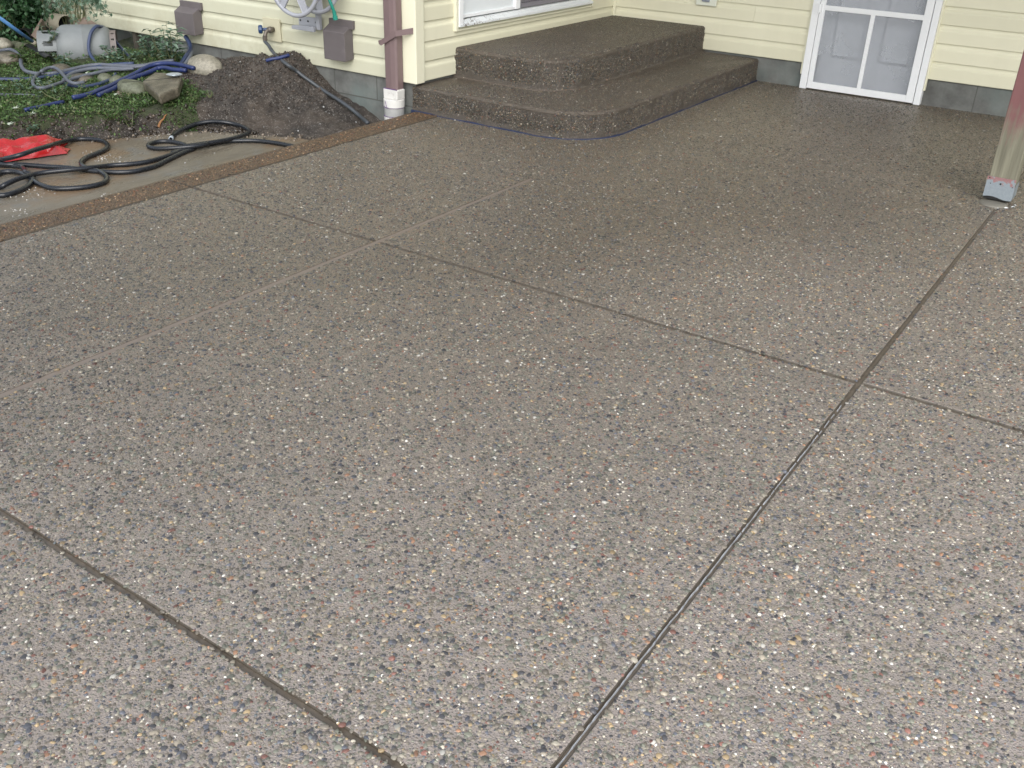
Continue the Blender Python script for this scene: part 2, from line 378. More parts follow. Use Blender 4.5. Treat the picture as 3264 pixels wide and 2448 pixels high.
# ------------------------------------------------------------------ 1. ground and terrain
def vnoise(x, y, s, seed):
    x = x/s; y = y/s; xi = np.floor(x).astype(int); yi = np.floor(y).astype(int); fx = x-xi; fy = y-yi
    fx = fx*fx*(3-2*fx); fy = fy*fy*(3-2*fy)
    def h(a, b):
        n = (a*374761393+b*668265263+seed*974634777) & 0xffffffff
        n = ((n ^ (n >> 13))*1274126177) & 0xffffffff
        return ((n ^ (n >> 16)) & 0xffff)/65535.0
    return (h(xi, yi)*(1-fx)+h(xi+1, yi)*fx)*(1-fy)+(h(xi, yi+1)*(1-fx)+h(xi+1, yi+1)*fx)*fy
EDGE = np.array([(-6.6, -1.0), (-6.2, 1.0), (-5.95, 2.2), (-5.75, 2.95), (-5.67, 3.36), (-5.46, 3.53), (-5.38, 3.77), (-5.3, 3.9), (-5.1, 4.1), (-4.9, 4.2), (-4.77, 4.24), (-4.56, 4.36), (-4.15, 4.42)])
def sstep(t): t = np.clip(t, 0, 1); return t*t*(3-2*t)
def edge_dist(x, y):
    d = np.full(np.shape(x), 1e9)
    for a, b in zip(EDGE[:-1], EDGE[1:]):
        ab = b-a; t = np.clip(((x-a[0])*ab[0]+(y-a[1])*ab[1])/(ab@ab), 0, 1)
        d = np.minimum(d, np.hypot(x-a[0]-t*ab[0], y-a[1]-t*ab[1]))
    out = (x < np.interp(y, EDGE[:, 1], EDGE[:, 0])) | (y > 4.42)
    return np.where(out, d, -d)
def soilness(x, y):
    return np.maximum(sstep((x+5.32+1.1*(y-3.9)+.4*(vnoise(x, y, .35, 3)-.5))/.3), 0)
def hgt(x, y, detail=True):
    x = np.asarray(x, float); y = np.asarray(y, float)
    d = edge_dist(x, y)
    h = .03+.07*sstep((y-3.9)/1.1)
    h = h+.155*np.exp(-((x+5.27)/np.where(x > -5.27, .17, .42))**2-((y-5.0)/.27)**2)+.05*np.exp(-((x+5.8)/.45)**2-((y-4.75)/.35)**2)
    t = sstep((x+5.35)/.62); h = h*(1-t)+(-.075+.05*sstep((y-4.6)/.4)*(1-sstep((x+4.8)/.35)))*t
    h = h-.07*np.exp(-((x+4.55)/.14)**2-((y-4.95)/.16)**2)
    h = h-.10*np.exp(-((x+7.2)/.4)**2-((y-5.15)/.18)**2)
    wd = .14+.45*sstep((x+5.5)/.5)
    k = sstep(d/wd)
    h = -.13+(h+.13)*k
    if detail:
        s = soilness(x, y)
        n = (vnoise(x, y, .22, 1)-.5)*.045+(vnoise(x, y, .09, 2)-.5)*.035+(vnoise(x, y, .045, 4)-.5)*.028+(vnoise(x, y, .022, 5)-.5)*.018
        h = h+n*(.35+.65*s)*np.clip(k*3, 0, 1)
    return h
def on(p, lift=0.0):
    """photo pixel -> point on the terrain (or the old slab)"""
    d = ray(*p); q0 = pz(p, .6); q1 = pz(p, -.14); T = np.linspace(0, 1, 400)[:, None]; Q = q0*(1-T)+q1*T
    h_ = np.maximum(hgt(Q[:, 0], Q[:, 1], False), -.10)+lift; k_ = np.argmax(Q[:, 2] <= h_)
    return Q[k_].copy()
def axis_pts(spec):
    out = []
    for a, b, st in spec: out += list(np.arange(a, b, st))
    return np.array(out+[spec[-1][1]])
gx = axis_pts([(-400, -40, 60), (-40, -12, 2), (-12, -8.6, .1), (-8.6, -4.24, .018), (-4.24, -4.1, .035)])
gy = axis_pts([(-400, -40, 60), (-40, -2, 2), (-2, 2.3, .1), (2.3, 5.3, .018), (5.3, 9, .25), (9, 40, 3), (40, 400, 60)])
X, Y = np.meshgrid(gx, gy); Z = hgt(X, Y)
far = sstep((np.hypot(X+5.5, Y-4)-3.5)/3); Z = Z*(1-far)+.08*far
nx, ny = len(gx), len(gy)
me = bpy.data.meshes.new('soil_ground'); idx = np.arange(nx*ny).reshape(ny, nx)
fc = np.stack([idx[:-1, :-1], idx[:-1, 1:], idx[1:, 1:], idx[1:, :-1]], -1).reshape(-1, 4)
me.from_pydata(np.stack([X, Y, Z], -1).reshape(-1, 3).tolist(), [], fc.tolist()); me.update()
me.materials.append(MAT['soil']); me.materials.append(MAT['turf'])
cx = X.reshape(-1)[fc].mean(1); cy = Y.reshape(-1)[fc].mean(1)
grassy = ((soilness(cx, cy)+(vnoise(cx, cy, .12, 8)-.5)*.8) < .45) & (edge_dist(cx, cy) > .06+.08*vnoise(cx, cy, .1, 9))
me.polygons.foreach_set('material_index', grassy.astype(int).tolist()); me.polygons.foreach_set('use_smooth', [True]*len(me.polygons))
o = bpy.data.objects.new('soil_ground', me); COL.objects.link(o); prop(o, kind='structure')
# ground beyond the patio on the right and behind the camera
MB().box((-4.1, -400, -.5), (400, -6.0, -.12)).build('lawn', MAT['farground'], kind='structure')
MB().box((6.0, -6.0, -.5), (400, 400, -.12)).build('side_lawn', MAT['farground'], kind='structure')

# old wet concrete slab, lower than the new patio
b = MB(); ys = np.arange(-1.0, 4.43, .06); r = []
xs_ = [np.interp(y, EDGE[:, 1], EDGE[:, 0])-.06+.03*(vnoise(np.array(y*1.0), np.array(0.3), .12, 6)-.5)*2 for y in ys]
for y, xe in zip(ys, xs_):
    row = []
    for k in range(13): row.append((xe+(-4.15-xe)*k/12, y, -.10+.004*(vnoise(np.array(xe+(-4.15-xe)*k/12), np.array(y), .4, 12)-.5)))
    r.append(row)
vs = [p for row in r for p in row]; fs = [(i*13+k, i*13+k+1, (i+1)*13+k+1, (i+1)*13+k) for i in range(len(r)-1) for k in range(12)]
b.add(vs, fs).build('old_concrete_pad', MAT['oldslab'], smooth=True, kind='structure')

# ------------------------------------------------------------------ 2. patio
X0, X1 = -4.24, 6.0; Y0, Y1 = -6.0, 7.79
JX, JY1, JY2, JF, XB = -.600, .926, 3.03, -2.77, -4.04
patio = empty('patio', (0, 0, 0), kind='structure')
# the patio's body lies a hand's breadth under the slab faces so the joints have a floor
MB().box((X0+.004, Y0, -.34), (X1, Y1, -.0085)).build('joint_bed', MAT['joint'], patio)
def slab_obj(name, x0, x1, y0, y1, mat, top=0.0, r=.007):
    """slab with tooled, rounded edges"""
    prof = [(0, -.06), (0, -.012), (r*.25, -.005), (r*.6, -.0015), (r, 0)]
    vs = []; n = len(prof)
    for o_, z in prof:
        vs += [(x0+o_, y0+o_, z+top), (x1-o_, y0+o_, z+top), (x1-o_, y1-o_, z+top), (x0+o_, y1-o_, z+top)]
    fs = [(i*4+k, i*4+(k+1) % 4, (i+1)*4+(k+1) % 4, (i+1)*4+k) for i in range(n-1) for k in range(4)] + [((n-1)*4, (n-1)*4+1, (n-1)*4+2, (n-1)*4+3)]
    mb = MB().add(vs, fs); mb.m = [1]*(4*3)+[0]*(len(fs)-12); return mb.build(name, [mat, MAT['joint_side']], patio)
g = .0058
SL = {}
xsb = [(XB+.002, JF-.010), (JF+.010, JX-g), (JX+g, 2.4-g), (2.4+g, X1)]
ysb = [(Y0, -1.2-g), (-1.2+g, JY1-g), (JY1+g, JY2-.0085), (JY2+.0085, Y1)]
for i, (a, b_) in enumerate(xsb):
    for j, (c, d) in enumerate(ysb):
        if i == 0 and j == 3:    # the light line fades out before the steps: beyond it one slab
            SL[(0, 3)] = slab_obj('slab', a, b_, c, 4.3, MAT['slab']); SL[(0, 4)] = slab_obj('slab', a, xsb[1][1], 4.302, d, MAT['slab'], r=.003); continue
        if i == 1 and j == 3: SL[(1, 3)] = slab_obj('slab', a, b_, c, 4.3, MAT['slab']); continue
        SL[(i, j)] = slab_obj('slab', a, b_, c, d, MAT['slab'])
for j, (c, d) in enumerate(ysb):
    SL[('b', j)] = slab_obj('edge_slab', X0, XB-.004, c, min(d, 5.075), MAT['band'], top=.004, r=.004)
# smooth trowelled line between two joints
MB().box((JF-.0125, Y0, -.05), (JF+.0125, 4.3, -.0022)).build('trowelled_line', MAT['mortar'], patio)
# thin pale ridge of paste left in the long joint; farther on it breaks into crumbs
ys_r = np.arange(-1.0, 2.85, .006); vs = []; fs = []
for y in ys_r:
    n1 = float(vnoise(np.array(y), np.array(.3), .012, 21)); n2 = float(vnoise(np.array(y), np.array(.7), .05, 22)); n3 = float(vnoise(np.array(y), np.array(.2), .016, 23))
    wv = .0017*(.45+.9*n1)*(1 if y < 2.2 else .8); xc = JX-.0015+.0020*(n2-.5); gap = n3 < .10+.42*min(1, max(0, (y-1.5)/1.2)); h_ = -.0090 if gap else -.0045+.003*n1
    vs += [(xc-wv, y, -.0090), (xc-wv*.3, y, h_), (xc+wv*.5, y, h_), (xc+wv, y, -.0090)]
k_ = len(ys_r); MB().add(vs, [(4*i+q, 4*i+q+1, 4*i+5+q, 4*i+4+q) for i in range(k_-1) for q in range(3)]).build('joint_ridge', MAT['ridge'], patio)

# short saw cut running out from the foot of the steps
a_, b2 = np.array([-2.933, 5.212]), np.array([-2.802, 5.11]); dd = (b2-a_)/np.linalg.norm(b2-a_); nn = np.array([-dd[1], dd[0]])*.005
MB().add([(*(a_-nn-dd*.03), .0012), (*(b2-nn), .0012), (*(b2+nn), .0012), (*(a_+nn-dd*.03), .0012)], [(0, 1, 2, 3)]).build('saw_cut', MAT['joint'], patio)

# ------------------------------------------------------------------ 3. pebbles
PAL = [((.150, .130, .105), .25), ((.225, .195, .15), .17), ((.095, .10, .08), .13), ((.035, .038, .048), .10), ((.07, .078, .10), .07), ((.15, .155, .12), .10), ((.33, .24, .13), .035),
       ((.27, .14, .08), .03), ((.16, .065, .05), .03), ((.66, .63, .56), .020), ((.42, .38, .30), .05), ((.11, .13, .14), .015)]
PC = np.array([p[0] for p in PAL]); PW = np.array([p[1] for p in PAL]); PW = PW/PW.sum()
def pebble_cols(n, mul=(1, 1, 1), bright=1.0):
    c = PC[rng.choice(len(PC), n, p=PW)]; c = c*.82+.18*np.array([.17, .148, .12]); c = c*(.6+.8*rng.random((n, 1)))*np.array(mul)*bright
    return np.clip(c, 0, 1)
ng = bpy.data.node_groups.new('pebble_scatter', 'GeometryNodeTree')
ng.interface.new_socket('Geometry', in_out='INPUT', socket_type='NodeSocketGeometry'); ng.interface.new_socket('Geometry', in_out='OUTPUT', socket_type='NodeSocketGeometry')
gi = ng.nodes.new('NodeGroupInput'); go = ng.nodes.new('NodeGroupOutput'); iop = ng.nodes.new('GeometryNodeInstanceOnPoints')
def lk(a, b): ng.links.new(a, b)
def named(name, typ):
    n = ng.nodes.new('GeometryNodeInputNamedAttribute'); n.data_type = typ; n.inputs['Name'].default_value = name; return n.outputs[0]
g2i = ng.nodes.new('GeometryNodeGeometryToInstance')
for k in range(5):
    ico = ng.nodes.new('GeometryNodeMeshIcoSphere'); ico.inputs['Subdivisions'].default_value = 2
    sp = ng.nodes.new('GeometryNodeSetPosition'); nz = ng.nodes.new('ShaderNodeTexNoise'); nz.noise_dimensions = '4D'; nz.inputs['W'].default_value = k*3.7; nz.inputs['Scale'].default_value = .9; nz.inputs['Detail'].default_value = 1
    sub = ng.nodes.new('ShaderNodeVectorMath'); sub.operation = 'SUBTRACT'; sub.inputs[1].default_value = (.5, .5, .5)
    scn = ng.nodes.new('ShaderNodeVectorMath'); scn.operation = 'SCALE'; scn.inputs['Scale'].default_value = 1.3
    lk(nz.outputs['Color'], sub.inputs[0]); lk(sub.outputs[0], scn.inputs[0]); lk(scn.outputs[0], sp.inputs['Offset']); lk(ico.outputs[0], sp.inputs[0])
    sm = ng.nodes.new('GeometryNodeSetShadeSmooth'); stm = ng.nodes.new('GeometryNodeSetMaterial'); stm.inputs['Material'].default_value = MAT['peb_i']
    lk(sp.outputs[0], sm.inputs[0]); lk(sm.outputs[0], stm.inputs[0]); lk(stm.outputs[0], g2i.inputs[0])
lk(gi.outputs[0], iop.inputs['Points']); lk(g2i.outputs[0], iop.inputs['Instance']); iop.inputs['Pick Instance'].default_value = True
lk(named('idx', 'INT'), iop.inputs['Instance Index'])
eu = ng.nodes.new('FunctionNodeEulerToRotation'); lk(named('rot', 'FLOAT_VECTOR'), eu.inputs[0]); lk(eu.outputs[0], iop.inputs['Rotation']); lk(named('scl', 'FLOAT_VECTOR'), iop.inputs['Scale'])
lk(iop.outputs[0], go.inputs[0])
def scatter(name, pos, rot, scl, col, parent=None, **k):
    n = len(pos); me = bpy.data.meshes.new(name); me.vertices.add(n); me.vertices.foreach_set('co', np.asarray(pos, np.float32).ravel())
    for nm, typ, arr in (('rot', 'FLOAT_VECTOR', rot), ('scl', 'FLOAT_VECTOR', scl)):
        at = me.attributes.new(nm, typ, 'POINT'); at.data.foreach_set('vector', np.asarray(arr, np.float32).ravel())
    at = me.attributes.new('col', 'FLOAT_COLOR', 'POINT'); at.data.foreach_set('color', np.hstack([col, np.ones((n, 1))]).astype(np.float32).ravel())
    at = me.attributes.new('idx', 'INT', 'POINT'); at.data.foreach_set('value', rng.integers(0, 5, n).astype(np.int32))
    me.update(); o = bpy.data.objects.new(name, me); COL.objects.link(o); 
    if parent: o.parent = parent
    md = o.modifiers.new('scatter', 'NODES'); md.node_group = ng
    return prop(o, kind='stuff', **k)
def pebble_dims(n, mean=.0034, sig=.42, lo=.0015, hi=.0090):
    a = np.clip(np.exp(rng.normal(math.log(mean), sig, n)), lo, hi); b = a*rng.uniform(.55, .95, n); c = a*rng.uniform(.4, .65, n)
    return a, b, c
# outline of the two steps (footprints used for geometry and for keeping the patio pebbles clear)
def outline(xw, xr, yf, yw, rad, n=14):
    pts = [(xw, yf)]
    for k in range(n+1):
        a = -PI/2+PI/2*k/n; pts.append((xr-rad+rad*math.cos(a), yf+rad+rad*math.sin(a)))
    pts.append((xr, yw)); return pts
LOW = outline(-4.275, -2.87, 5.088, 7.80, .40); UP = outline(-4.285, -3.36, 5.505, 7.80, .30)
def in_foot(x, y, xr, yf, rad, m=0):
    c = (x < xr+m) & (y > yf-m); cxr, cyf = xr-rad, yf+rad
    corner = (x > cxr) & (y < cyf) & (np.hypot(x-cxr, y-cyf) > rad+m)
    return c & ~corner
def visible(x, y, margin):
    q = (np.stack([x, y, np.zeros_like(x)], -1)-CC) @ R.T
    u = q[:, 0]/q[:, 2]*F; v = q[:, 1]/q[:, 2]*F
    return (q[:, 2] > 0) & (abs(u) < 1632*(1+margin)) & (v < 1224*(1+margin)) & (v > -1224*(1+margin))
area = (2.2-X0)*(7.78+.2); n = int(area*24000)
x = rng.uniform(X0, 2.2, n); y = rng.uniform(-.2, 7.78, n)
dist = np.hypot(x, y); keep = visible(x, y, .22) & (rng.random(n) < .72+.5*(vnoise(x, y, .5, 71)*.6+vnoise(x, y, .13, 72)*.4)) & (rng.random(n) < np.clip(1.15-.09*dist, .55, 1)) & ~in_foot(x, y, -2.87, 5.088, .40, .004)
for jx, wd in ((JX, .0105), (JF, .0155), (XB, .007), (2.4, .0105)): keep &= ~((abs(x-jx) < wd) & ~((jx == JF) & (y > 4.3)))
for jy in (JY1, JY2): keep &= abs(y-jy) > (.0145 if jy == JY2 else .0115)*(.35+.8*rng.random(n))
keep &= ~((x < -4.22) | ((x < XB) & (y > 5.07)))
x = x[keep]; y = y[keep]; n = len(x)
a, b, c = pebble_dims(n)
rotz = rng.uniform(0, 2*PI, n)
band = x < XB
pos = np.stack([x, y, -c*rng.uniform(.0, .55, n)+np.where(band, .0045, 0)], -1)
rot = np.stack([rng.normal(0, .18, n), rng.normal(0, .18, n), rotz], -1); scl = np.stack([a, b, c], -1)
col = pebble_cols(n)*(.68+1.35*np.clip(.21*x+.122*(7.0-y)+.3*(vnoise(x, y, 1.2, 61)-.5), 0, 1))[:, None]; big = (col.mean(1) > .4) & (a > .0055); col[big] *= .55; col[band] = col[band]*np.array([1.0, .72, .50])*.95  # same shade-to-sheen gradient painted into the pebble colours
# the 300 that show largest become parts of their slab
d3 = np.sqrt(x**2+y**2+CAMZ**2); inside = visible(x, y, -.01)
order = np.argsort(-(a*np.sqrt(b/a)/d3)*inside)[:300]
src = []
for k in range(5):
    bm = MB(); import bmesh
    bb = bmesh.new(); bmesh.ops.create_icosphere(bb, subdivisions=2, radius=1.0)
    for v in bb.verts:
        v.co *= 1+.16*math.sin(2.3*v.co.x+k)+.12*math.sin(2.9*v.co.y+2*k)+.06*math.sin(4*v.co.z+k*1.3)
    for f_ in bb.faces: f_.smooth = True
    mm = bpy.data.meshes.new('pebble'); bb.to_mesh(mm); bb.free(); mm.materials.append(MAT['peb_o']); src.append(mm)
def slab_of(x, y):
    if x < XB: return SL[('b', [j for j, (c, d) in enumerate(ysb) if y < d+.01][0])]
    i = [i for i, (p, q) in enumerate(xsb) if x < q+.011][0]; j = [j for j, (c, d) in enumerate(ysb) if y < d+.01][0]
    return SL[(i, j)]
for q in order:
    o = bpy.data.objects.new('pebble', src[int(rng.integers(5))]); COL.objects.link(o); o.parent = slab_of(x[q], y[q])
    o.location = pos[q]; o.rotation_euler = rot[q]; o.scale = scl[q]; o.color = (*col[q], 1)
rest = np.ones(n, bool); rest[order] = False
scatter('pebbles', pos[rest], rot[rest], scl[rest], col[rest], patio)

# ------------------------------------------------------------------ 4. steps
steps = empty('concrete_steps', (-3.6, 6.4, 0), label='two rounded dark exposed aggregate steps in the house corner under the window', cat='steps')
def step_mesh(name, pts, z0, z1_, rnd=.022, flare=.012):
    # vertical profile: (outset, z); rounded nose on top, small cove at the foot
    prof = [(flare, z0), (flare*.4, z0+.008), (0, z0+.02), (-.004, z0+.05), (-.002, z1_-rnd*1.2)]
    for k in range(6):
        a = PI/2*k/5; prof.append((-rnd+rnd*math.cos(a), z1_-rnd+rnd*math.sin(a)))
    P = [pts[0]]
    for p, q in zip(pts[:-1], pts[1:]):
        L = math.hypot(q[0]-p[0], q[1]-p[1]); m = max(1, int(L/.04))
        for k in range(1, m+1): P.append((p[0]+(q[0]-p[0])*k/m, p[1]+(q[1]-p[1])*k/m))
    P = np.array(P); T = np.gradient(P, axis=0); T /= np.linalg.norm(T, axis=1)[:, None]; NN = np.stack([T[:, 1], -T[:, 0]], -1)
    vs = []; n = len(P)
    for o_, z in prof:
        for i, (p, q) in enumerate(zip(P, NN)):
            wob = (vnoise(np.array(p[0]+p[1]*1.7+9), np.array(z*1.0), .06, 31)-.5)*.009
            vs.append((p[0]+q[0]*(o_+wob), p[1]+q[1]*(o_+wob), z+(vnoise(np.array(p[0]+p[1]*2.0), np.array(1.0), .09, 5)-.5)*.003))
    fs = [(r_*n+i, r_*n+i+1, (r_+1)*n+i+1, (r_+1)*n+i) for r_ in range(len(prof)-1) for i in range(n-1)]
    top = [(len(prof)-1)*n+i for i in range(n)]; vs.append((pts[0][0], pts[-1][1], z1_)); top.append(len(vs)-1); fs.append(tuple(top))
    mb = MB().add(vs, fs); mb.m = [1 if (q//(n-1)) in (1, 2, 3) else 0 for q in range(len(fs)-1)]+[0]; mb.build(name, [MAT['step'], MAT['riser']], steps); return P, NN
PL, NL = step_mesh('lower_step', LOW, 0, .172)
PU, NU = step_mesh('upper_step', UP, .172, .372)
def face_pebbles(P, NN, z0, z1_, n):
    i = rng.integers(0, len(P)-1, n); t = rng.random((n, 1)); p = P[i]*(1-t)+P[i+1]*t; nn = NN[i]
    z = rng.uniform(z0+.004, z1_-.006, n); c_ = .0026*np.ones(n); a, b, _ = pebble_dims(n, .0036, .32)
    off = -.0035-.015*np.clip((z-(z1_-.02))/.02, 0, 1)**2+.010*np.clip((z0+.018-z)/.018, 0, 1)
    pos = np.stack([p[:, 0]+nn[:, 0]*off, p[:, 1]+nn[:, 1]*off, z], -1)
    ang = np.arctan2(nn[:, 1], nn[:, 0]); rot = np.stack([rng.uniform(0, PI, n)*0, np.full(n, PI/2), ang], -1)
    flip = rng.random(n) < .5; aa = np.where(flip, a, b); bb_ = np.where(flip, b, a)
    return pos, rot, np.stack([aa, bb_, np.maximum(a*.6, .004)], -1)
def top_pebbles(xr, yf, rad, z, n, hole=None):
    x = rng.uniform(-4.22, xr, n); y = rng.uniform(yf, 7.74, n); k = in_foot(x, y, xr, yf, rad, -.012)
    if hole: k &= ~in_foot(x, y, *hole, 0.0)
    x = x[k]; y = y[k]; n = len(x); a, b, c = pebble_dims(n, .0036, .32)
    return np.stack([x, y, z-c*rng.uniform(.1, .6, n)], -1), np.stack([rng.normal(0, .15, n), rng.normal(0, .15, n), rng.uniform(0, 6.3, n)], -1), np.stack([a, b, c], -1)
S = [face_pebbles(PL, NL, 0, .172, 16000), face_pebbles(PU, NU, .172, .372, 18000), top_pebbles(-2.87, 5.088, .40, .172, 60000, (-3.36, 5.505, .30)), top_pebbles(-3.36, 5.505, .30, .372, 42000)]
pp, rr_, ss_ = [np.vstack([s[i] for s in S]) for i in range(3)]
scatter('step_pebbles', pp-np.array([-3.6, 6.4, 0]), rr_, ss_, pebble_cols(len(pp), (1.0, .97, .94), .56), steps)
# blue foam strip left in the gap between steps and patio
P = np.array(PL); vs = []
for i, (p, q) in enumerate(zip(PL, NL)):
    if p[1] > 7.78: break
    u = .013; wv = .0045*(.3+1.4*vnoise(np.array(p[0]*3+p[1]*2), np.array(.5), .2, 17)); hh = .002+.012*vnoise(np.array(p[0]*2+p[1]*3), np.array(.1), .25, 18)
    vs += [(p[0]+q[0]*u, p[1]+q[1]*u, -.01), (p[0]+q[0]*u, p[1]+q[1]*u, hh), (p[0]+q[0]*(u+wv), p[1]+q[1]*(u+wv), hh), (p[0]+q[0]*(u+wv), p[1]+q[1]*(u+wv), -.01)]
m_ = len(vs)//4
MB().add(vs, [(i*4+k, i*4+k+1, i*4+5+k, i*4+4+k) for i in range(m_-1) for k in range(3)]).build('foam_strip', MAT['filler'], steps)

# ------------------------------------------------------------------ 5. house
house = empty('house', (-4.24, 5.07, 0), label='pale yellow house with horizontal vinyl siding above a grey block foundation', cat='house')
YA, XBW, YC, ZB, EXP, ZT = 5.075, -4.2275, 7.755, .193, .127, 2.75
# foundation (with the open crawl hole on the far left)
f = MB(); 
f.box((-9.6, 5.095, -.5), (-7.62, 5.30, .24)); f.box((-6.93, 5.095, -.5), (-4.25, 5.30, .24))
f.box((-4.45, 5.30, -.5), (-4.25, 7.775, .24)); f.box((-4.45, 7.775, -.5), (-2.42, 7.98, .24)); f.box((-1.575, 7.775, -.5), (3.6, 7.98, .24))
f.build('foundation', MAT['found'], house)
MAT['dmort'] = plain('dark_mortar', (.085, .088, .08), .9)
for x_ in (-6.6, -6.2, -5.8, -5.4, -5.0, -4.6): MB().box((x_-.003, 5.0935, .0281), (x_+.003, 5.096, .19)).build('mortar_joint', MAT['dmort'], house)
for x_ in (-1.2, -.8, -.4, 0, .4): MB().box((x_-.003, 7.7735, -.02), (x_+.003, 7.776, .19)).build('mortar_joint', MAT['dmort'], house)
MB().box((-6.93, 5.0935, .02), (-4.25, 5.096, .028)).build('mortar_joint', MAT['dmort'], house)
h_ = MB(); h_.box((-7.62, 5.12, -.5), (-6.93, 5.9, -.1)); h_.box((-7.62, 5.9, -.5), (-6.93, 5.95, .3)); h_.build('crawl_space', MAT['dark_interior'], house)
f = MB(); f.box((-7.30, 5.10, -.2), (-7.26, 5.14, .22)); f.build('crawl_prop', plain('old_timber', (.08, .07, .055), .8), house)
# sheathing behind the boards
wA = MB().box((-9.6, YA+.018, ZB+.05), (-4.30, YA+.12, ZT)).build('wall', MAT['trim'], house)
wB = MB().box((-4.42, 5.20, ZB+.05), (-4.275, 7.80, ZT)).build('wall', MAT['trim'], house)
f = MB(); f.box((-4.3, YC+.018, ZB+.05), (-2.49, YC+.12, ZT)); f.box((-1.56, YC+.018, ZB+.05), (3.6, YC+.12, ZT)); f.box((-2.49, YC+.018, 2.08), (-1.56, YC+.12, ZT)); wC = f.build('wall', MAT['trim'], house)
PROF = [(-.006, 0), (.0, -.001), (.010, -.0005), (.0125, .003), (.0120, .080), (.0105, .089), (.004, .100), (.0015, .110), (.001, EXP+.006), (-.006, EXP+.006)]
def board(p0, p1, outn, z, wall, mt='siding'):
    z = z+random.uniform(-.0011, .0011); m = MB(); pr = [(a, b+z) for a, b in PROF]; m.prism(pr, (*p0, 0), (*p1, 0), (outn, (0, 0, 1)))
    return m.build('siding_board', MAT[mt], wall)
z = ZB; k = 0
while z < ZT-.1:
    ja = (-6.05, -7.35, -5.35, -6.75)[k % 4]; board((-9.6, YA+.010), (ja-.001, YA+.010), (0, -1, 0), z, wA, 'siding_a'); board((ja+.001, YA+.010), (-4.325, YA+.010), (0, -1, 0), z, wA, 'siding_a')
    segs = [(5.145, 7.74)] if (z+EXP < .50 or z > 2.0) else ([(5.145, 5.485), (7.345, 7.74)])
    if z < .48 < z+EXP:   # board cut round the window trim: keep its lower part
        m = MB(); lowp = [(-.006, 0), (0, -.001), (.010, -.0005), (.0125, .003), (.012, .030), (-.006, .030)]
        m.prism([(a, b+z) for a, b in lowp], (-4.2375, 5.485, 0), (-4.2375, 7.345, 0), ((1, 0, 0), (0, 0, 1))); m.build('siding_board', MAT['siding'], wB)
    for a_, b_ in segs: board((-4.2375, a_), (-4.2375, b_), (1, 0, 0), z, wB)
    jx = -2.84 if k % 2 else -2.0
    if z < 2.0:
        if k == 2: board((-4.215, YC+.010), (-2.955, YC+.010), (0, -1, 0), z, wC); board((-2.953, YC+.010), (-2.503, YC+.010), (0, -1, 0), z, wC)
        else: board((-4.215, YC+.010), (-2.503, YC+.010), (0, -1, 0), z, wC)
        board((-1.548, YC+.010), (3.6, YC+.010), (0, -1, 0), z, wC)
    else: board((-4.215, YC+.010), (3.6, YC+.010), (0, -1, 0), z, wC)
    z += EXP; k += 1
# outside corner post, inside corner strip
m = MB(); m.add([(-4.325, 5.052, .19), (-4.205, 5.052, .19), (-4.205, 5.140, .19), (-4.235, 5.140, .19), (-4.235, 5.085, .19), (-4.325, 5.085, .19)] + [(-4.325, 5.052, ZT), (-4.205, 5.052, ZT), (-4.205, 5.140, ZT), (-4.235, 5.140, ZT), (-4.235, 5.085, ZT), (-4.325, 5.085, ZT)],
    [(i, (i+1) % 6, 6+(i+1) % 6, 6+i) for i in range(6)]+[(5, 4, 3, 2, 1, 0), (6, 7, 8, 9, 10, 11)]); m.build('corner_post', MAT['trim'], house, bevel=.004)
MB().box((-4.232, 7.735, .36), (-4.205, 7.750, ZT)).build('inside_corner_trim', MAT['trim'], house, bevel=.002)
# -- window / slider on the middle wall
win = MB(); win.box((-4.236, 5.513, .507), (-4.196, 5.558, 1.93)); win.box((-4.236, 7.285, .553), (-4.196, 7.33, 1.93)); win.box((-4.236, 5.558, 1.885), (-4.196, 7.285, 1.93))
win = win.build('window', MAT['white'], house, bevel=.002)
m = MB(); m.prism([(-.055, .507), (.040, .507), (.040, .519), (.034, .522), (.004, .540), (.004, .546), (-.055, .552)], (-4.232, 5.514, 0), (-4.232, 7.33, 0), ((1, 0, 0), (0, 0, 1))); m.build('sill', MAT['sill'], win)
m = MB(); m.box((-4.236, 5.485, .480), (-4.203, 5.511, 1.96)); m.box((-4.236, 7.332, .480), (-4.203, 7.358, 1.96)); m.box((-4.236, 5.511, 1.932), (-4.203, 7.332, 1.96)); m.build('trim', MAT['trim'], win, bevel=.002)
m = MB(); m.prism([(-.006, .476), (.022, .476), (.026, .480), (.026, .490), (.012, .496), (.012, .5055), (-.006, .5055)], (-4.236, 5.511, 0), (-4.236, 7.332, 0), ((1, 0, 0), (0, 0, 1))); m.build('bottom_trim', MAT['trim'], win)
m = MB(); m.box((-4.250, 5.560, .556), (-4.230, 5.575, 1.88)); m.box((-4.250, 6.242, .556), (-4.226, 6.298, 1.88)); m.box((-4.250, 5.575, .556), (-4.230, 6.242, .575)); m.build('sash', MAT['white'], win, bevel=.001)
MB().box((-4.252, 5.575, .575), (-4.246, 6.242, 1.88)).build('white_panel', MAT['interior_white'], win)
m = MB(); m.box((-4.256, 6.300, .556), (-4.240, 6.335, 1.88)); m.box((-4.256, 6.335, .556), (-4.240, 7.283, .585)); m.box((-4.256, 7.255, .585), (-4.240, 7.283, 1.88)); m.build('sash', MAT['grey_sash'], win, bevel=.001)
MB().box((-4.262, 6.335, .585), (-4.258, 7.255, 1.88)).build('pane', glass_mat('dim_pane', (.12, .115, .14), .12, 1.0), win)
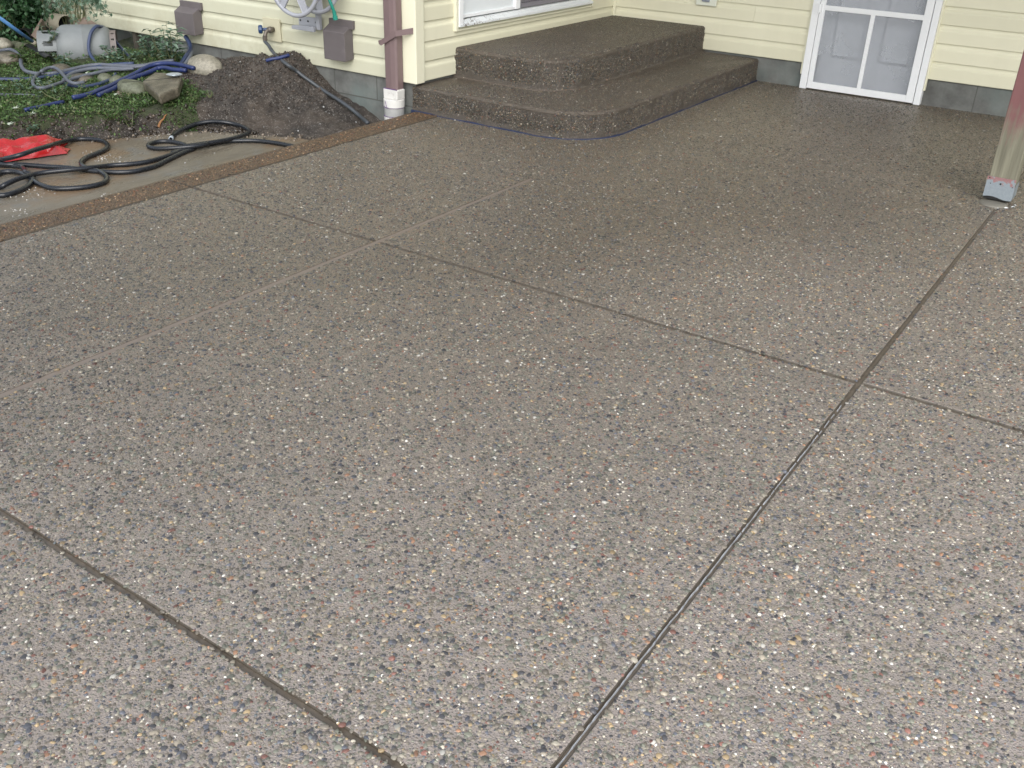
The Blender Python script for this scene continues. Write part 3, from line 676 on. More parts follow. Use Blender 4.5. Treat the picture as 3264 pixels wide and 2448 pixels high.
# -- outlet box
ob = MB().box((-3.457, 7.727, .533), (-3.278, 7.744, .72)).build('outlet_cover', plain('pale_mounting_block', (.68, .70, .60), .5, .04), prop(empty('wall_outlet', (-3.37, 7.73, .62)), label='pale square outlet mounting block on the yellow wall left of the screen door', cat='outlet'), bevel=.003)
MB().box((-3.402, 7.712, .563), (-3.335, 7.7265, .68)).build('outlet_door', plain('grey_outlet_door', (.22, .25, .30), .4, .1), ob.parent, bevel=.004)
# -- door opening: frame, recess, inner door, screen door
df = MB()
df.box((-2.488, 7.722, .004), (-2.434, 7.80, 2.08)); df.box((-1.608, 7.722, .004), (-1.562, 7.80, 2.08)); df.box((-2.434, 7.722, 2.04), (-1.608, 7.80, 2.08))
df = df.build('door_frame', MAT['white'], house, bevel=.002)
m = MB(); m.box((-2.5025, 7.735, .11), (-2.4895, 7.765, 2.09)); m.box((-1.5605, 7.735, .11), (-1.5475, 7.765, 2.09)); m.build('side_trim', MAT['trim'], df, bevel=.001)
MB().box((-2.434, 7.745, .004), (-1.608, 7.90, .018)).build('threshold', plain('old_wood_threshold', (.16, .14, .12), .6), df)
inn = MB().box((-2.434, 7.885, .018), (-1.608, 7.925, 2.04)).build('inner_door', MAT['door'], house)
for (xa, xb) in ((-2.335, -2.075), (-1.967, -1.707)):
    for (za, zb) in ((.235, .86), (1.0, 1.62), (1.70, 1.93)):
        m = MB(); t_ = .022
        o4 = [(xa, za), (xb, za), (xb, zb), (xa, zb)]; i4 = [(xa+t_, za+t_), (xb-t_, za+t_), (xb-t_, zb-t_), (xa+t_, zb-t_)]; j4 = [(xa+2*t_, za+2*t_), (xb-2*t_, za+2*t_), (xb-2*t_, zb-2*t_), (xa+2*t_, zb-2*t_)]
        vs = [(a, 7.883, b) for a, b in o4]+[(a, 7.862, b) for a, b in i4]+[(a, 7.878, b) for a, b in j4]
        m.add(vs, [(i, (i+1) % 4, 4+(i+1) % 4, 4+i) for i in range(4)]+[(4+i, 4+(i+1) % 4, 8+(i+1) % 4, 8+i) for i in range(4)]+[(8, 9, 10, 11)]); m.build('door_panel', MAT['door'], inn)
sd_ = MB().box((-2.430, 7.724, .012), (-2.391, 7.748, 2.035))
sd_ = sd_.build('screen_door', MAT['white'], house, bevel=.002)
MB().box((-1.668, 7.724, .012), (-1.613, 7.748, 2.035)).build('stile', MAT['white'], sd_, bevel=.002)
MB().box((-2.391, 7.7245, .012), (-1.668, 7.7475, .062)).build('bottom_rail', MAT['white'], sd_, bevel=.002)
MB().box((-2.391, 7.7245, .592), (-1.668, 7.7475, .628)).build('middle_rail', MAT['white'], sd_, bevel=.002)
MB().box((-2.391, 7.7245, 1.985), (-1.668, 7.7475, 2.035)).build('top_rail', MAT['white'], sd_, bevel=.002)
MB().box((-2.042, 7.7250, .062), (-2.012, 7.7470, .592)).build('mullion', MAT['white'], sd_, bevel=.002)
for xa, xb, za, zb in ((-2.391, -2.042, .062, .592), (-2.012, -1.668, .062, .592), (-2.391, -1.668, .628, 1.985)):
    m = MB(); m.add([(xa, 7.7375, za), (xb, 7.7375, za), (xb, 7.7375, zb), (xa, 7.7375, zb)], [(0, 1, 2, 3)]); m.build('screen', MAT['screen'], sd_)
for zz in (.573, 1.5):
    m = MB(); m.box((-2.458, 7.712, zz), (-2.434, 7.7215, zz+.062)); m.box((-2.431, 7.712, zz), (-2.412, 7.7235, zz+.062)); m.tube([(-2.4325, 7.710, zz-.004), (-2.4325, 7.710, zz+.066)], .0048, 8, smooth=0); m.build('hinge', MAT['white'], sd_)

# -- unseen patio roof, assumed from the post; added and shaped to shade the patio
roof = empty('unseen_patio_roof', (-1, 6.5, 2.4), label='unseen timber patio roof over the back door, assumed from the red post, shaped for shade', cat='roof')
m = MB(); m.add([(-4.6, 5.05, 2.66), (3.4, 5.05, 2.66), (3.4, 7.74, 2.78), (-4.6, 7.74, 2.78), (-4.6, 5.05, 2.72), (3.4, 5.05, 2.72), (3.4, 7.74, 2.84), (-4.6, 7.74, 2.84)], [(0,3,2,1),(4,5,6,7),(0,1,5,4),(1,2,6,5),(2,3,7,6),(3,0,4,7)]); m.build('roof_deck', MAT['roof'], roof)
MB().box((-4.2, 5.50, 2.48), (3.4, 5.59, 2.655)).build('beam', MAT['roof'], roof)

# ------------------------------------------------------------------ 6. post
post = empty('porch_post', (-.62, 5.56, 0), label='square timber porch post with worn red paint at the right edge of the patio', cat='post')
m = MB(); pt = (-.687, 5.503, .045); m.box((-.686, 5.504, .045), (-.553, 5.640, 2.48)); m.build('timber', MAT['post'], post, bevel=.006)
br = MB()
fr = []     # front plate with slightly dented lower edge
xs2 = np.linspace(-.690, -.551, 9)
vs = [(x_, 5.500, .028+.006*math.sin((x_+.69)*40)+.004) for x_ in xs2]+[(x_, 5.500, .140) for x_ in xs2]+[(x_, 5.4965, .028+.006*math.sin((x_+.69)*40)+.004) for x_ in xs2]+[(x_, 5.4965, .140) for x_ in xs2]
n9 = 9; fsx = []
for i in range(8): fsx += [(18+i, 18+i+1, 27+i+1, 27+i), (i+1, i, 9+i, 9+i+1), (i, i+1, 19+i, 18+i), (9+i+1, 9+i, 27+i, 27+i+1)]
fsx += [(0, 18, 27, 9), (8, 17, 35, 26)]
brp = MB().add(vs, fsx).build('post_base', MAT['bracket'], post)
MB().box((-.686, 5.504, .020), (-.553, 5.640, .0445)).build('base_pan', MAT['black'], post)
MB().box((-.5525, 5.50, .03), (-.549, 5.64, .10)).build('side_plate', MAT['bracket'], post)
for x_, z_, r_ in ((-.679, .132, .0035), (-.620, .108, .0048), (-.561, .100, .0025), (-.668, .104, .0025)):
    MB().lathe([(0, 0.0001), (0, r_), (.0012, r_), (.0012, .0001)], (x_, 5.4962, z_), (0, -1, 0), 12).build('nail', MAT['black'], brp)
m = MB().lathe([(-.01, .072), (.004, .070), (.010, .062), (.013, .03), (.0135, .0001)], (-.628, 5.49, 0), (0, 0, 1), 28).build('mortar_pad', plain('grey_mortar_pad', (.16, .15, .125), .6, .2, bump=.4), post, smooth=True)
m = MB()
for (fx, fy), s_ in (((3134, 643), .003), ((3142, 648), .004), ((3150, 651), .004), ((3158, 655), .005), ((3165, 657), .005), ((3172, 661), .011), ((3179, 662), .010), ((3186, 660), .009), ((3192, 660), .007), ((3199, 661), .011), ((3206, 662), .010), ((3212, 664), .006), ((3229, 660), .010), ((3236, 655), .008)):
    q_ = pz((fx, fy)); m.lathe([(0, s_), (s_*.25, s_*.9), (s_*.4, s_*.4), (s_*.42, .0001)], (q_[0], q_[1], 0), (0, 0, 1), 7)
m.build('plaster_crumbs', MAT['plaster'], post, kind='stuff')

# ------------------------------------------------------------------ 7. things on the left wall
def vent(name, x0, x1, zb, zt, y, label):
    v = empty(name, ((x0+x1)/2, YA, zb), label=label, cat='vent cover', group='brown vent covers on the wall')
    D = .085
    m = MB(); m.box((x0+.012, YA-.028, zt-.055), (x1+.014, YA-.002, zt)); m.build('flange', MAT['brown2'], v, bevel=.003)
    # hood: projects from the wall, sloping top, open bottom
    yo, yi = YA-D, YA-.004; xa, xb = x0, x1-.012
    m = MB(); vs = [(xa, yi, zb+.01), (xb, yi, zb+.01), (xb, yi, zt-.030), (xa, yi, zt-.030), (xa+.004, yo, zb), (xb-.004, yo, zb), (xb-.004, yo, zt-.075), (xa+.004, yo, zt-.075)]
    m.add(vs, [(4, 5, 6, 7), (7, 6, 2, 3), (0, 4, 7, 3), (5, 1, 2, 6), (0, 1, 5, 4)]); m.build('hood', MAT['brown2'], v, bevel=.004)
    m = MB(); m.box((x0+.012, YA-.06, zb+.012), (x1-.020, YA-.002, zb+.018)); m.build('louver', MAT['black'], v)
    return v
def vfit(c):       # pixel corners at the hood's front plane
    return [py(z3(*p), YA-.07) for p in c]
a1 = vfit([(160, 95), (372, 325)]); a2 = vfit([(1470, 262), (1690, 555)])
vent('vent_cover', a1[0][0], a1[1][0]-.01, a1[1][2]+.004, a1[0][2]+.075, 0, 'brown louvred vent hood on the siding, farther left of the two, above the tall weed')
vent('vent_cover', a2[0][0], a2[1][0], a2[1][2]+.004, a2[0][2]+.075, 0, 'brown vent hood on the siding between hose reel and downspout')
# faucet plate + faucet
fa = empty('faucet', (-5.6, YA, .39), label='outdoor faucet with blue handle on a cream plate, hose attached', cat='faucet')
A_, B_ = py(z3(928, 150), YA-.016), py(z3(1095, 375), YA-.016)
MB().box((A_[0], YA-.016, B_[2]), (B_[0], YA-.0045, A_[2])).build('plate', plain('dusty_cream_plate', (.50, .47, .34), .55, .12), fa, bevel=.002)
fc_ = py(z3(1000, 262), YA-.045)
m = MB(); m.lathe([(0, .0001), (0, .018), (.02, .018), (.022, .013), (.045, .013)], (fc_[0], YA-.016, fc_[2]), (0, -1, 0), 16); m.lathe([(-.02, .0001), (-.02, .018), (0, .023), (.014, .022), (.022, .014), (.024, .0001)], fc_, (0, -1, 0), 16)
m.tube([fc_, fc_+np.array([-.012, -.03, -.012]), fc_+np.array([-.014, -.045, -.045])], [.013, .013, .014], 12); m.build('spout', MAT['brass'], fa, smooth=True)
m = MB(); hc = fc_+np.array([-.042, -.035, 0.002]); m.lathe([(-.03, .011), (0, .011), (.001, .026), (.006, .031), (.024, .031), (.030, .024), (.031, .0001)], hc, (-.7, -.7, 0), 10); m.build('handle', MAT['bluevalve'], fa, smooth=False, bevel=.001)
# hose from faucet down across the soil heap, its end going into the trench by the patio edge
s0 = fc_+np.array([-.014, -.045, -.045])
hp = [s0, s0+np.array([0, -.004, -.03])]
for p, Yp in (((985, 400), 4.965), ((1010, 440), 4.95), ((1060, 500), 4.90), ((1150, 570), 4.83)): hp.append(py(z3(*p), Yp))
for p in ((1230, 625), (1300, 680), (1375, 732), (1450, 785), (1525, 833), (1600, 880), (1700, 950), (1790, 1025), (1860, 1085)): hp.append(on(z3(*p), .042))
hs_ = empty('faucet_hose', tuple(s0), label='stiff hose from the faucet running down over the dirt heap to the patio edge', cat='hose')
MB().tube(hp, [.0125]*8+[.013]*3, 12).build('hose_tube', [plain('grey_to_black_hose', (.055, .062, .07), .42, .3, 14)], hs_, smooth=True)
MB().lathe([(-.012, .0001), (-.012, .017), (.016, .017), (.018, .013)], s0+np.array([0, 0, -.01]), (0, 0, -1), 8).build('coupling', MAT['brass'], hs_)
for q in (3, 4):
    c_ = np.array(hp[q]); MB().lathe([(-.003, .0138), (.003, .0138)], c_, hp[q+1]-c_, 12).build('clamp', MAT['black'], hs_)
# downspout
dsx0, dsx1, dy0, dy1 = -4.424, -4.315, 4.975, 5.045
ds = empty('downspout', (-4.37, 5.01, 0), label='brown rectangular downspout ending in a white plastic drain adapter by the house corner', cat='downspout')
m = MB(); cxm = -4.365
m.add([(dsx0, dy1, .13), (dsx0, dy0+.014, .13), (dsx0+.012, dy0+.004, .13), (cxm-.002, dy0, .13), (cxm+.002, dy0-.001, .13), (dsx1-.012, dy0+.004, .13), (dsx1, dy0+.014, .13), (dsx1, dy1, .13)]+[(a, b, ZT) for a, b in [(dsx0, dy1), (dsx0, dy0+.014), (dsx0+.012, dy0+.004), (cxm-.002, dy0), (cxm+.002, dy0-.001), (dsx1-.012, dy0+.004), (dsx1, dy0+.014), (dsx1, dy1)]], [(i, (i+1) % 8, 8+(i+1) % 8, 8+i) for i in range(8)]+[tuple(range(7, -1, -1)), tuple(range(8, 16))]); m.build('pipe', MAT['brown'], ds, bevel=.002)
m = MB(); a_, b_ = py(z3(1965, 375), 4.965), py(z3(2175, 300), 4.965)
m.add([(-4.452, 4.966, .430), (-4.43, 4.962, .424), (-4.30, 4.962, .495), (-4.225, 5.046, .512), (-4.225, 5.046, .548), (-4.30, 4.962, .532), (-4.43, 4.962, .460), (-4.458, 4.966, .452)]+[(-4.452, 4.970, .430), (-4.43, 4.966, .424), (-4.30, 4.966, .495), (-4.225, 5.050, .512), (-4.225, 5.050, .548), (-4.30, 4.966, .532), (-4.43, 4.966, .460), (-4.458, 4.970, .452)],
      [(0, 1, 6, 7), (1, 2, 5, 6), (2, 3, 4, 5), (8, 15, 14, 9), (9, 14, 13, 10), (10, 13, 12, 11)]+[(i, 8+i, 8+(i+1) % 8, (i+1) % 8) for i in range(8)]); m.build('strap', MAT['brown'], ds)
m = MB(); m.box((-4.430, 4.966, .082), (-4.306, 5.050, .150)); sq = m.build('square_socket', MAT['pvc'], ds, bevel=.008)
def ring(z0, z1_, r_, nm, mat='pvc'):
    return MB().lathe([(z0, .0001), (z0, r_), (z0+.003, r_+.001), (z1_-.003, r_+.001), (z1_, r_), (z1_, .0001)], (-4.370, 5.008, 0), (0, 0, 1), 32, up=(1, 0, 0)).build(nm, MAT[mat], ds, smooth=False, bevel=.001)
ring(.030, .0835, .071, 'round_collar'); MAT['pvc_grey'] = plain('grey_pvc', (.34, .34, .33), .5, .2, 40); ring(-.030, .028, .067, 'pipe_section', 'pvc_grey'); ring(-.16, -.031, .070, 'lower_collar'); ring(.027, .0305, .0705, 'glue_line', 'purple'); ring(-.032, -.029, .0715, 'glue_line', 'purple')
for P_, r_ in (([(-4.388, 4.9375, .072), (-4.380, 4.9365, .050), (-4.374, 4.9362, .036)], .0022), ([(-4.405, 4.944, .038), (-4.385, 4.9375, .033), (-4.362, 4.9362, .032)], .0022), ([(-4.352, 4.938, -.034), (-4.353, 4.9378, -.045), (-4.354, 4.9375, -.06)], .002)):
    MB().tube(P_, r_, 6).build('pen_mark', MAT['purple'], ds)
m = MB(); m.box((-4.426, 4.9655, .149), (-4.310, 4.974, .1525)); m.build('glue_line', MAT['purple'], ds)

# hose reel
re_ = empty('hose_reel', (-5.03, YA, .8), label='grey plastic wall hose reel with spoked wheels above the dirt heap', cat='hose reel')
def wheel(yc, name, spokes, Rr=.24, cx_=-5.027, cz=.797, hub=.06, tilt=0):
    o = MB().lathe([(-.012, Rr-.022), (-.012, Rr-.002), (0, Rr+.003), (.012, Rr-.002), (.012, Rr-.022), (0, Rr-.026), (-.012, Rr-.022)], (cx_, yc, cz), (0, -1, 0), 56, up=(0, 0, 1)).build(name, MAT['reel'], re_, smooth=True)
    for k in range(spokes):
        a = 2*PI*k/spokes-PI/2+tilt; u = np.array([math.cos(a), 0, math.sin(a)]); v = np.array([-math.sin(a), 0, math.cos(a)]); c0 = np.array([cx_, yc, cz])
        m = MB(); w0, w1 = .034, .024; t = .006; p = []
        for dep in (-t, t):
            for (l, w_) in ((hub*.9, w0), (Rr-.018, w1)): p += [c0+u*l-v*w_+np.array([0, dep, 0]), c0+u*l+v*w_+np.array([0, dep, 0])]
        m.add(p, [(0, 1, 3, 2), (4, 6, 7, 5), (0, 4, 5, 1), (2, 3, 7, 6), (0, 2, 6, 4), (1, 5, 7, 3)]); m.build('spoke', MAT['reel'], o, bevel=.003)
        m = MB()   # raised rib down the spoke
        for sgn in (-1, 1): m.tube([c0+u*hub+v*w0*sgn*.95+np.array([0, -t-.001, 0]), c0+u*(Rr-.02)+v*w1*sgn*.95+np.array([0, -t-.001, 0])], .003, 6, smooth=0)
        m.build('rib', MAT['reel'], o)
    return o
wheel(4.79, 'front_wheel', 6, tilt=PI/6*0+.45); wheel(4.955, 'back_wheel', 6, Rr=.235, cx_=-5.0, cz=.80, tilt=.2)
MB().lathe([(-.10, .0001), (-.10, .065), (.10, .065), (.10, .0001)], (-5.02, 4.87, .80), (0, -1, 0), 32).build('drum', MAT['reel'], re_, smooth=False)
m = MB(); m.box((-5.075, 5.015, .448), (-5.040, 5.045, 1.05)); m.build('upright', MAT['reel'], re_, bevel=.004)
m = MB(); m.prism([(0, 0), (.215, 0), (.215, .035), (.03, .028), (0, .022)], (-5.285, 4.985, .436), (-5.285, 5.010, .436), ((1, 0, 0), (0, 0, 1))); m.build('foot_bar', MAT['reel'], re_, bevel=.004)
m = MB(); m.box((-5.27, 5.043, .458), (-5.070, 5.057, .520)); pl = m.build('mount_plate', MAT['reel'], re_, bevel=.003)
for xx in (-5.25, -5.175, -5.10): MB().lathe([(0, .0001), (0, .007), (.002, .007), (.002, .0001)], (xx, 5.0425, .492), (0, -1, 0), 10).build('screw_hole', MAT['black'], pl)
m = MB(); m.tube([py(z3(1495, -60), 4.93), py(z3(1520, 0), 4.93), py(z3(1545, 60), 4.94), py(z3(1560, 100), 4.95)], .0105, 10)
gh = m.build('hose_tail', MAT['green_hose'], re_, smooth=True)
c_ = py(z3(1560, 96), 4.95); d_ = py(z3(1572, 155), 4.955)-c_; MB().lathe([(0, .0001), (0, .013), (.03, .013), (.032, .0165), (.057, .0165), (.057, .010), (.04, .0001)], c_, d_, 12).build('hose_end', MAT['green_hose'], gh, smooth=False)

# ------------------------------------------------------------------ 8. hoses lying on the ground
PADZ = -.10
def pad(f_, pts, lift=.014): return [on(f_(*p[:2]), lift+(p[2] if len(p) > 2 else 0)) for p in pts]
path = []
path += pad(z3, [(125, 1222), (150, 1188), (230, 1138, .01), (350, 1092, .012), (480, 1072, .012), (600, 1078, .01), (700, 1098, .008), (785, 1130, .004), (812, 1168), (720, 1205, .012), (600, 1235, .02), (400, 1268, .022), (230, 1292, .02)])
path += pad(z2, [(2100, 340, .02), (1950, 368, .02), (1750, 385, .012), (1600, 390, .004), (1510, 378), (1500, 350), (1570, 325), (1680, 318), (1800, 335), (1870, 362)])
path += pad(z2, [(1820, 410), (1700, 460), (1500, 520), (1300, 548), (1100, 562), (900, 585, .016), (700, 605, .02), (400, 640, .012), (200, 690, .02), (60, 750, .012), (-40, 790)])
path += [pz((-190, 640), PADZ+.012), pz((-330, 560), PADZ+.012), pz((-300, 480), PADZ+.012), pz((-150, 500), PADZ+.012)]
path += pad(z8, [(-60, 480, .02), (100, 462, .045), (300, 410, .07), (500, 342, .07), (700, 285, .06), (830, 245, .03), (950, 215, .012), (1100, 192), (1300, 195), (1450, 222), (1520, 280), (1480, 340), (1350, 400), (1220, 452), (1148, 510), (1160, 565), (1260, 612), (1380, 640), (1470, 688), (1505, 740), (1480, 792), (1400, 830), (1200, 870), (900, 892), (700, 878), (560, 830), (480, 785), (420, 745), (300, 672), (150, 648), (0, 662), (-60, 690)])
path += [pz((-120, 560), PADZ+.012), pz((-190, 590), PADZ+.012), pz((-120, 625), PADZ+.012)]
path += pad(z8, [(-20, 985), (100, 975), (230, 935), (370, 870), (450, 790), (465, 735), (430, 690, .010), (360, 655, .016), (330, 610)])
path += pad(z8, [(260, 575)]) + [pz((-20, 528), PADZ+.008), pz((-140, 540), PADZ+.012), pz((-150, 500), PADZ+.012), pz((-60, 515), PADZ+.012)]
path += pad(z8, [(60, 548, .006), (300, 552, .004), (600, 575), (900, 592), (1100, 612, .004), (1300, 640), (1500, 656), (1700, 660), (1900, 645), (2100, 600)])
path += pad(z2, [(1580, 560), (1700, 500), (1850, 430), (1950, 390)]) + pad(z3, [(130, 1350), (300, 1300), (450, 1270), (600, 1248), (750, 1240), (900, 1242), (1050, 1260), (1170, 1283), (1230, 1298)])
bh = empty('black_hose', tuple(path[0]), label='black garden hose lying in loose loops on the muddy pad beside the patio', cat='hose')
MB().tube(path, .0138, 12, smooth=5, cap=False).build('hose_tube', MAT['blackhose'], bh, smooth=True)
d_ = path[0]-path[1]; d_ /= np.linalg.norm(d_)
MB().lathe([(-.02, .0150), (.012, .0150), (.012, .0110), (-.02, .0110)], path[0], d_, 14).build('hose_end', MAT['galv'], bh, smooth=True)

def ground_hose(name, f_, segs, r_, mat, label, lift=0.0, **k):
    pts = [on(f_(*p[:2]), r_+lift+(p[2] if len(p) > 2 else 0)) for p in segs]
    e = empty(name, tuple(pts[0]), label=label, cat='hose', **k); MB().tube(pts, r_, 10, smooth=5).build('hose_tube', MAT[mat], e, smooth=True); return pts
GH = 'hoses piled on the weedy ground'
ground_hose('old_hose', z1, [(-40, 530), (0, 515), (100, 498), (165, 530), (205, 590), (212, 650), (240, 700), (300, 730), (420, 745), (560, 738), (700, 705), (850, 670), (1000, 652), (1150, 662), (1300, 668), (1450, 660), (1600, 630), (1750, 610)], .014, 'dustyhose', 'dusty grey hose making an S-bend in front of the propane tank', .02, group=GH)
ground_hose('old_hose', z1, [(-40, 805), (0, 800), (200, 800), (400, 785), (600, 752), (800, 715), (1000, 670), (1150, 650), (1350, 640)], .014, 'navyhose', 'straight dark blue-grey hose crossing under the S-bend hose from the left edge', .01, group=GH)
ground_hose('old_hose', z1, [(415, 720), (470, 690), (540, 680), (600, 712), (650, 770), (690, 815), (750, 840), (850, 830)], .012, 'dustyhose', 'short grey hose loop arching over the other hoses', .05, group=GH)
ground_hose('old_hose', z1, [(430, 715), (360, 765), (330, 820), (350, 870), (420, 888), (520, 865), (650, 820), (800, 775), (1000, 728), (1130, 702), (1250, 698), (1350, 690)], .012, 'dustyhose', 'tan and grey flat hose running forward of the pile to the blue hoses', .03, group=GH)
ground_hose('old_hose', z1, [(645, 805), (700, 755), (800, 715), (950, 690), (1100, 688), (1250, 690), (1400, 672), (1550, 655), (1700, 650)], .014, 'dustyhose', 'dusty hose curving behind the small rocks towards the boulder', .02, group=GH)
ground_hose('old_hose', z1, [(640, 830), (720, 862), (850, 872), (960, 855), (1060, 825), (1130, 790), (1165, 745)], .013, 'navyhose', 'short dark blue hose hooking up between the small rocks', .01, group=GH)
ground_hose('old_hose', z1, [(-40, 955), (0, 958), (120, 962), (250, 962), (340, 968), (430, 985)], .013, 'dustyhose', 'grey hose end poking from the left edge into the grass', .0, group=GH)
ground_hose('blue_hose', z9, [(140, 1022), (260, 1002), (400, 965), (520, 915), (660, 860), (800, 790), (930, 730), (1050, 668), (1130, 620), (1240, 572), (1370, 545), (1500, 540), (1620, 552), (1740, 580), (1850, 608)], .0155, 'bluehose', 'bright blue hose lying across the stones, upper one of the pair', .03, group='blue hoses over the stones')
ground_hose('blue_hose', z9, [(500, 990), (600, 948), (700, 905), (800, 850), (900, 790), (1020, 735), (1150, 690), (1250, 650), (1350, 608), (1450, 602), (1560, 625), (1740, 640)], .0155, 'bluehose', 'bright blue hose lying just below the other blue one', .02, group='blue hoses over the stones')
ground_hose('blue_hose', z1, [(250, 1110), (330, 1092), (420, 1075), (520, 1050), (640, 1025)], .013, 'bluehose', 'short blue hose piece half hidden in the grass', .005)
ground_hose('blue_hose', z3, [(965, 535), (1010, 522), (1070, 512), (1140, 492), (1165, 485)], .012, 'bluehose', 'stub of blue hose sticking out of the dirt heap by the siding', .03)
# hose arching over the tank
arch = [on(z1(1130, 712), .03)] + [py(z1(*p), yy) for p, yy in (((1050, 680), 4.46), ((980, 638), 4.48), ((915, 560), 4.5), ((893, 480), 4.52), ((905, 370), 4.56), ((935, 300), 4.6), ((985, 263), 4.66), ((1050, 292), 4.74), ((1120, 372), 4.80), ((1200, 460), 4.86))] + [on(z1(1275, 545), .02), on(z1(1330, 600), .0)]
e = empty('arched_hose', tuple(arch[0]), label='grey hose standing up in an arch in front of the propane tank', cat='hose'); MB().tube(arch, .0125, 12).build('hose_tube', MAT['navyhose'], e, smooth=True)
e = empty('drain_hose', tuple(py(z1(1890, 380), 4.98)), label='dark hose coming down the foundation beside the boulder', cat='hose')
MB().tube([py(z1(1870, 370), 5.03), py(z1(1905, 430), 5.0), py(z1(1915, 500), 4.95), on(z1(1880, 560), .05), on(z1(1830, 640), .02), on(z1(1780, 690), .01)], .017, 10).build('hose_tube', MAT['navyhose'], e, smooth=True)
e = empty('drain_hose', tuple(on(z1(1930, 530), .04)), label='pale grey tube bending over in front of the boulder', cat='hose')
MB().tube([py(z1(1895, 480), 4.98), py(z1(1935, 520), 4.95), on(z1(1915, 570), .05), on(z1(1870, 640), .03), on(z1(1830, 690), .02)], .013, 10).build('hose_tube', MAT['dustyhose'], e, smooth=True)

# ------------------------------------------------------------------ 9. propane tank, pipes, poles, stones
cT = py(z1(865, 492), 4.62); axT = np.array([.62, .78, -.01]); RT = .182
tk = empty('propane_tank', tuple(cT-np.array([0, 0, RT])), label='old pale grey propane tank lying on its side near the wall', cat='propane tank')
L2 = .205; prof = [(-L2-.012, .0001), (-L2-.010, .05), (-L2, .115), (-L2+.018, .156), (-L2+.05, .177), (-L2+.08, RT), (-.004, RT), (0, RT+.002), (.004, RT), (L2-.08, RT), (L2-.05, .177), (L2-.018, .156), (L2, .115), (L2+.01, .05), (L2+.012, .0001)]
MB().lathe(prof, cT, axT, 44).build('body', MAT['tank'], tk, smooth=True)
def shell(x0, x1, rad, a0, a1, n, holes=()):
    """piece of a rolled steel guard: grid with openings, given thickness"""
    u = axT/np.linalg.norm(axT); s1 = np.cross(u, (0, 0, 1)); s1 /= np.linalg.norm(s1); s2 = np.cross(s1, u)
    m = MB(); nx_ = 16; keep = []; vs = []
    for rr in (rad, rad+.004):
        for i in range(nx_+1):
            for k in range(n+1):
                a = a0+(a1-a0)*k/n; vs.append(cT+u*(x0+(x1-x0)*i/nx_)+rr*(math.cos(a)*s1+math.sin(a)*s2))
    K = (nx_+1)*(n+1); cells = set()
    for i in range(nx_):
        for k in range(n):
            fx, fa_ = (i+.5)/nx_, a0+(a1-a0)*(k+.5)/n
            if not any((((fx-h[0])/h[1])**4+((fa_-h[2])/h[3])**4) < 1 for h in holes): cells.add((i, k))
    fs = []
    for (i, k) in cells:
        q = [i*(n+1)+k, (i+1)*(n+1)+k, (i+1)*(n+1)+k+1, i*(n+1)+k+1]; fs.append(tuple(q)); fs.append(tuple(K+j for j in q[::-1]))
        for (di, dk, e0, e1) in ((-1, 0, 0, 3), (1, 0, 1, 2), (0, -1, 0, 1), (0, 1, 3, 2)):
            if (i+di, k+dk) not in cells: fs.append((q[e0], q[e1], K+q[e1], K+q[e0]))
    return m.add(vs, fs)
shell(-L2-.125, -L2+.012, .135, PI*.02, PI*1.72, 60, holes=((.5, .26, PI*.42, .17), (.5, .26, PI*.80, .17), (.62, .30, PI*.60, .10), (.55, .27, PI*.15, .16), (.55, .27, PI*1.2, .3))).build('collar', MAT['tank'], tk, smooth=False)
shell(L2-.015, L2+.035, .135, 0, 2*PI, 60, holes=tuple((.55, .22, a, .06) for a in np.arange(.3, 6.3, .42))).build('foot_ring', plain('rusty_grey_ring', (.16, .135, .125), .6, .3, 30), tk)
MB().lathe([(0, .018), (.03, .018), (.03, .01), (.05, .012), (.05, .0001)], cT-axT*(L2+.01), -axT, 12).build('valve', MAT['brass'], tk)

def pipe(name, a, b, r_, mat, label, cat, hollow=True, half=False, **k):
    a = np.array(a); b = np.array(b); e = empty(name, tuple(a), label=label, cat=cat, **k); L_ = np.linalg.norm(b-a)
    MB().lathe([(0, r_*.9), (0, r_), (L_, r_), (L_, r_*.9), (L_*.5, r_*.88), (0, r_*.9)], a, b-a, 26).build('pipe_wall', MAT[mat], e, smooth=False)
    MB().lathe([(L_*.35, .0001), (L_*.35, r_*.895)], a, b-a, 26).build('pipe_inside', MAT['dark_interior'], e)
    return e
P1 = py(z7(1350, 500), 4.92); pipe('cream_pipe', P1, P1+np.array([-.42, .05, -.02]), .080, 'creampipe', 'wide cream pipe with dark open end behind the propane tank', 'pipe')
P2 = py(z7(470, 770), 4.60); pipe('black_drain_pipe', P2, P2+np.array([-.15, .40, -.03]), .078, 'black', 'wide black pipe opening under the blue pole', 'pipe')
P3 = py(z7(560, 985), 4.47); pipe('olive_pipe', P3, P3+np.array([-.45, .02, .0]), .040, 'greenstone', 'short olive pipe with slanted open end left of the tank collar', 'pipe')
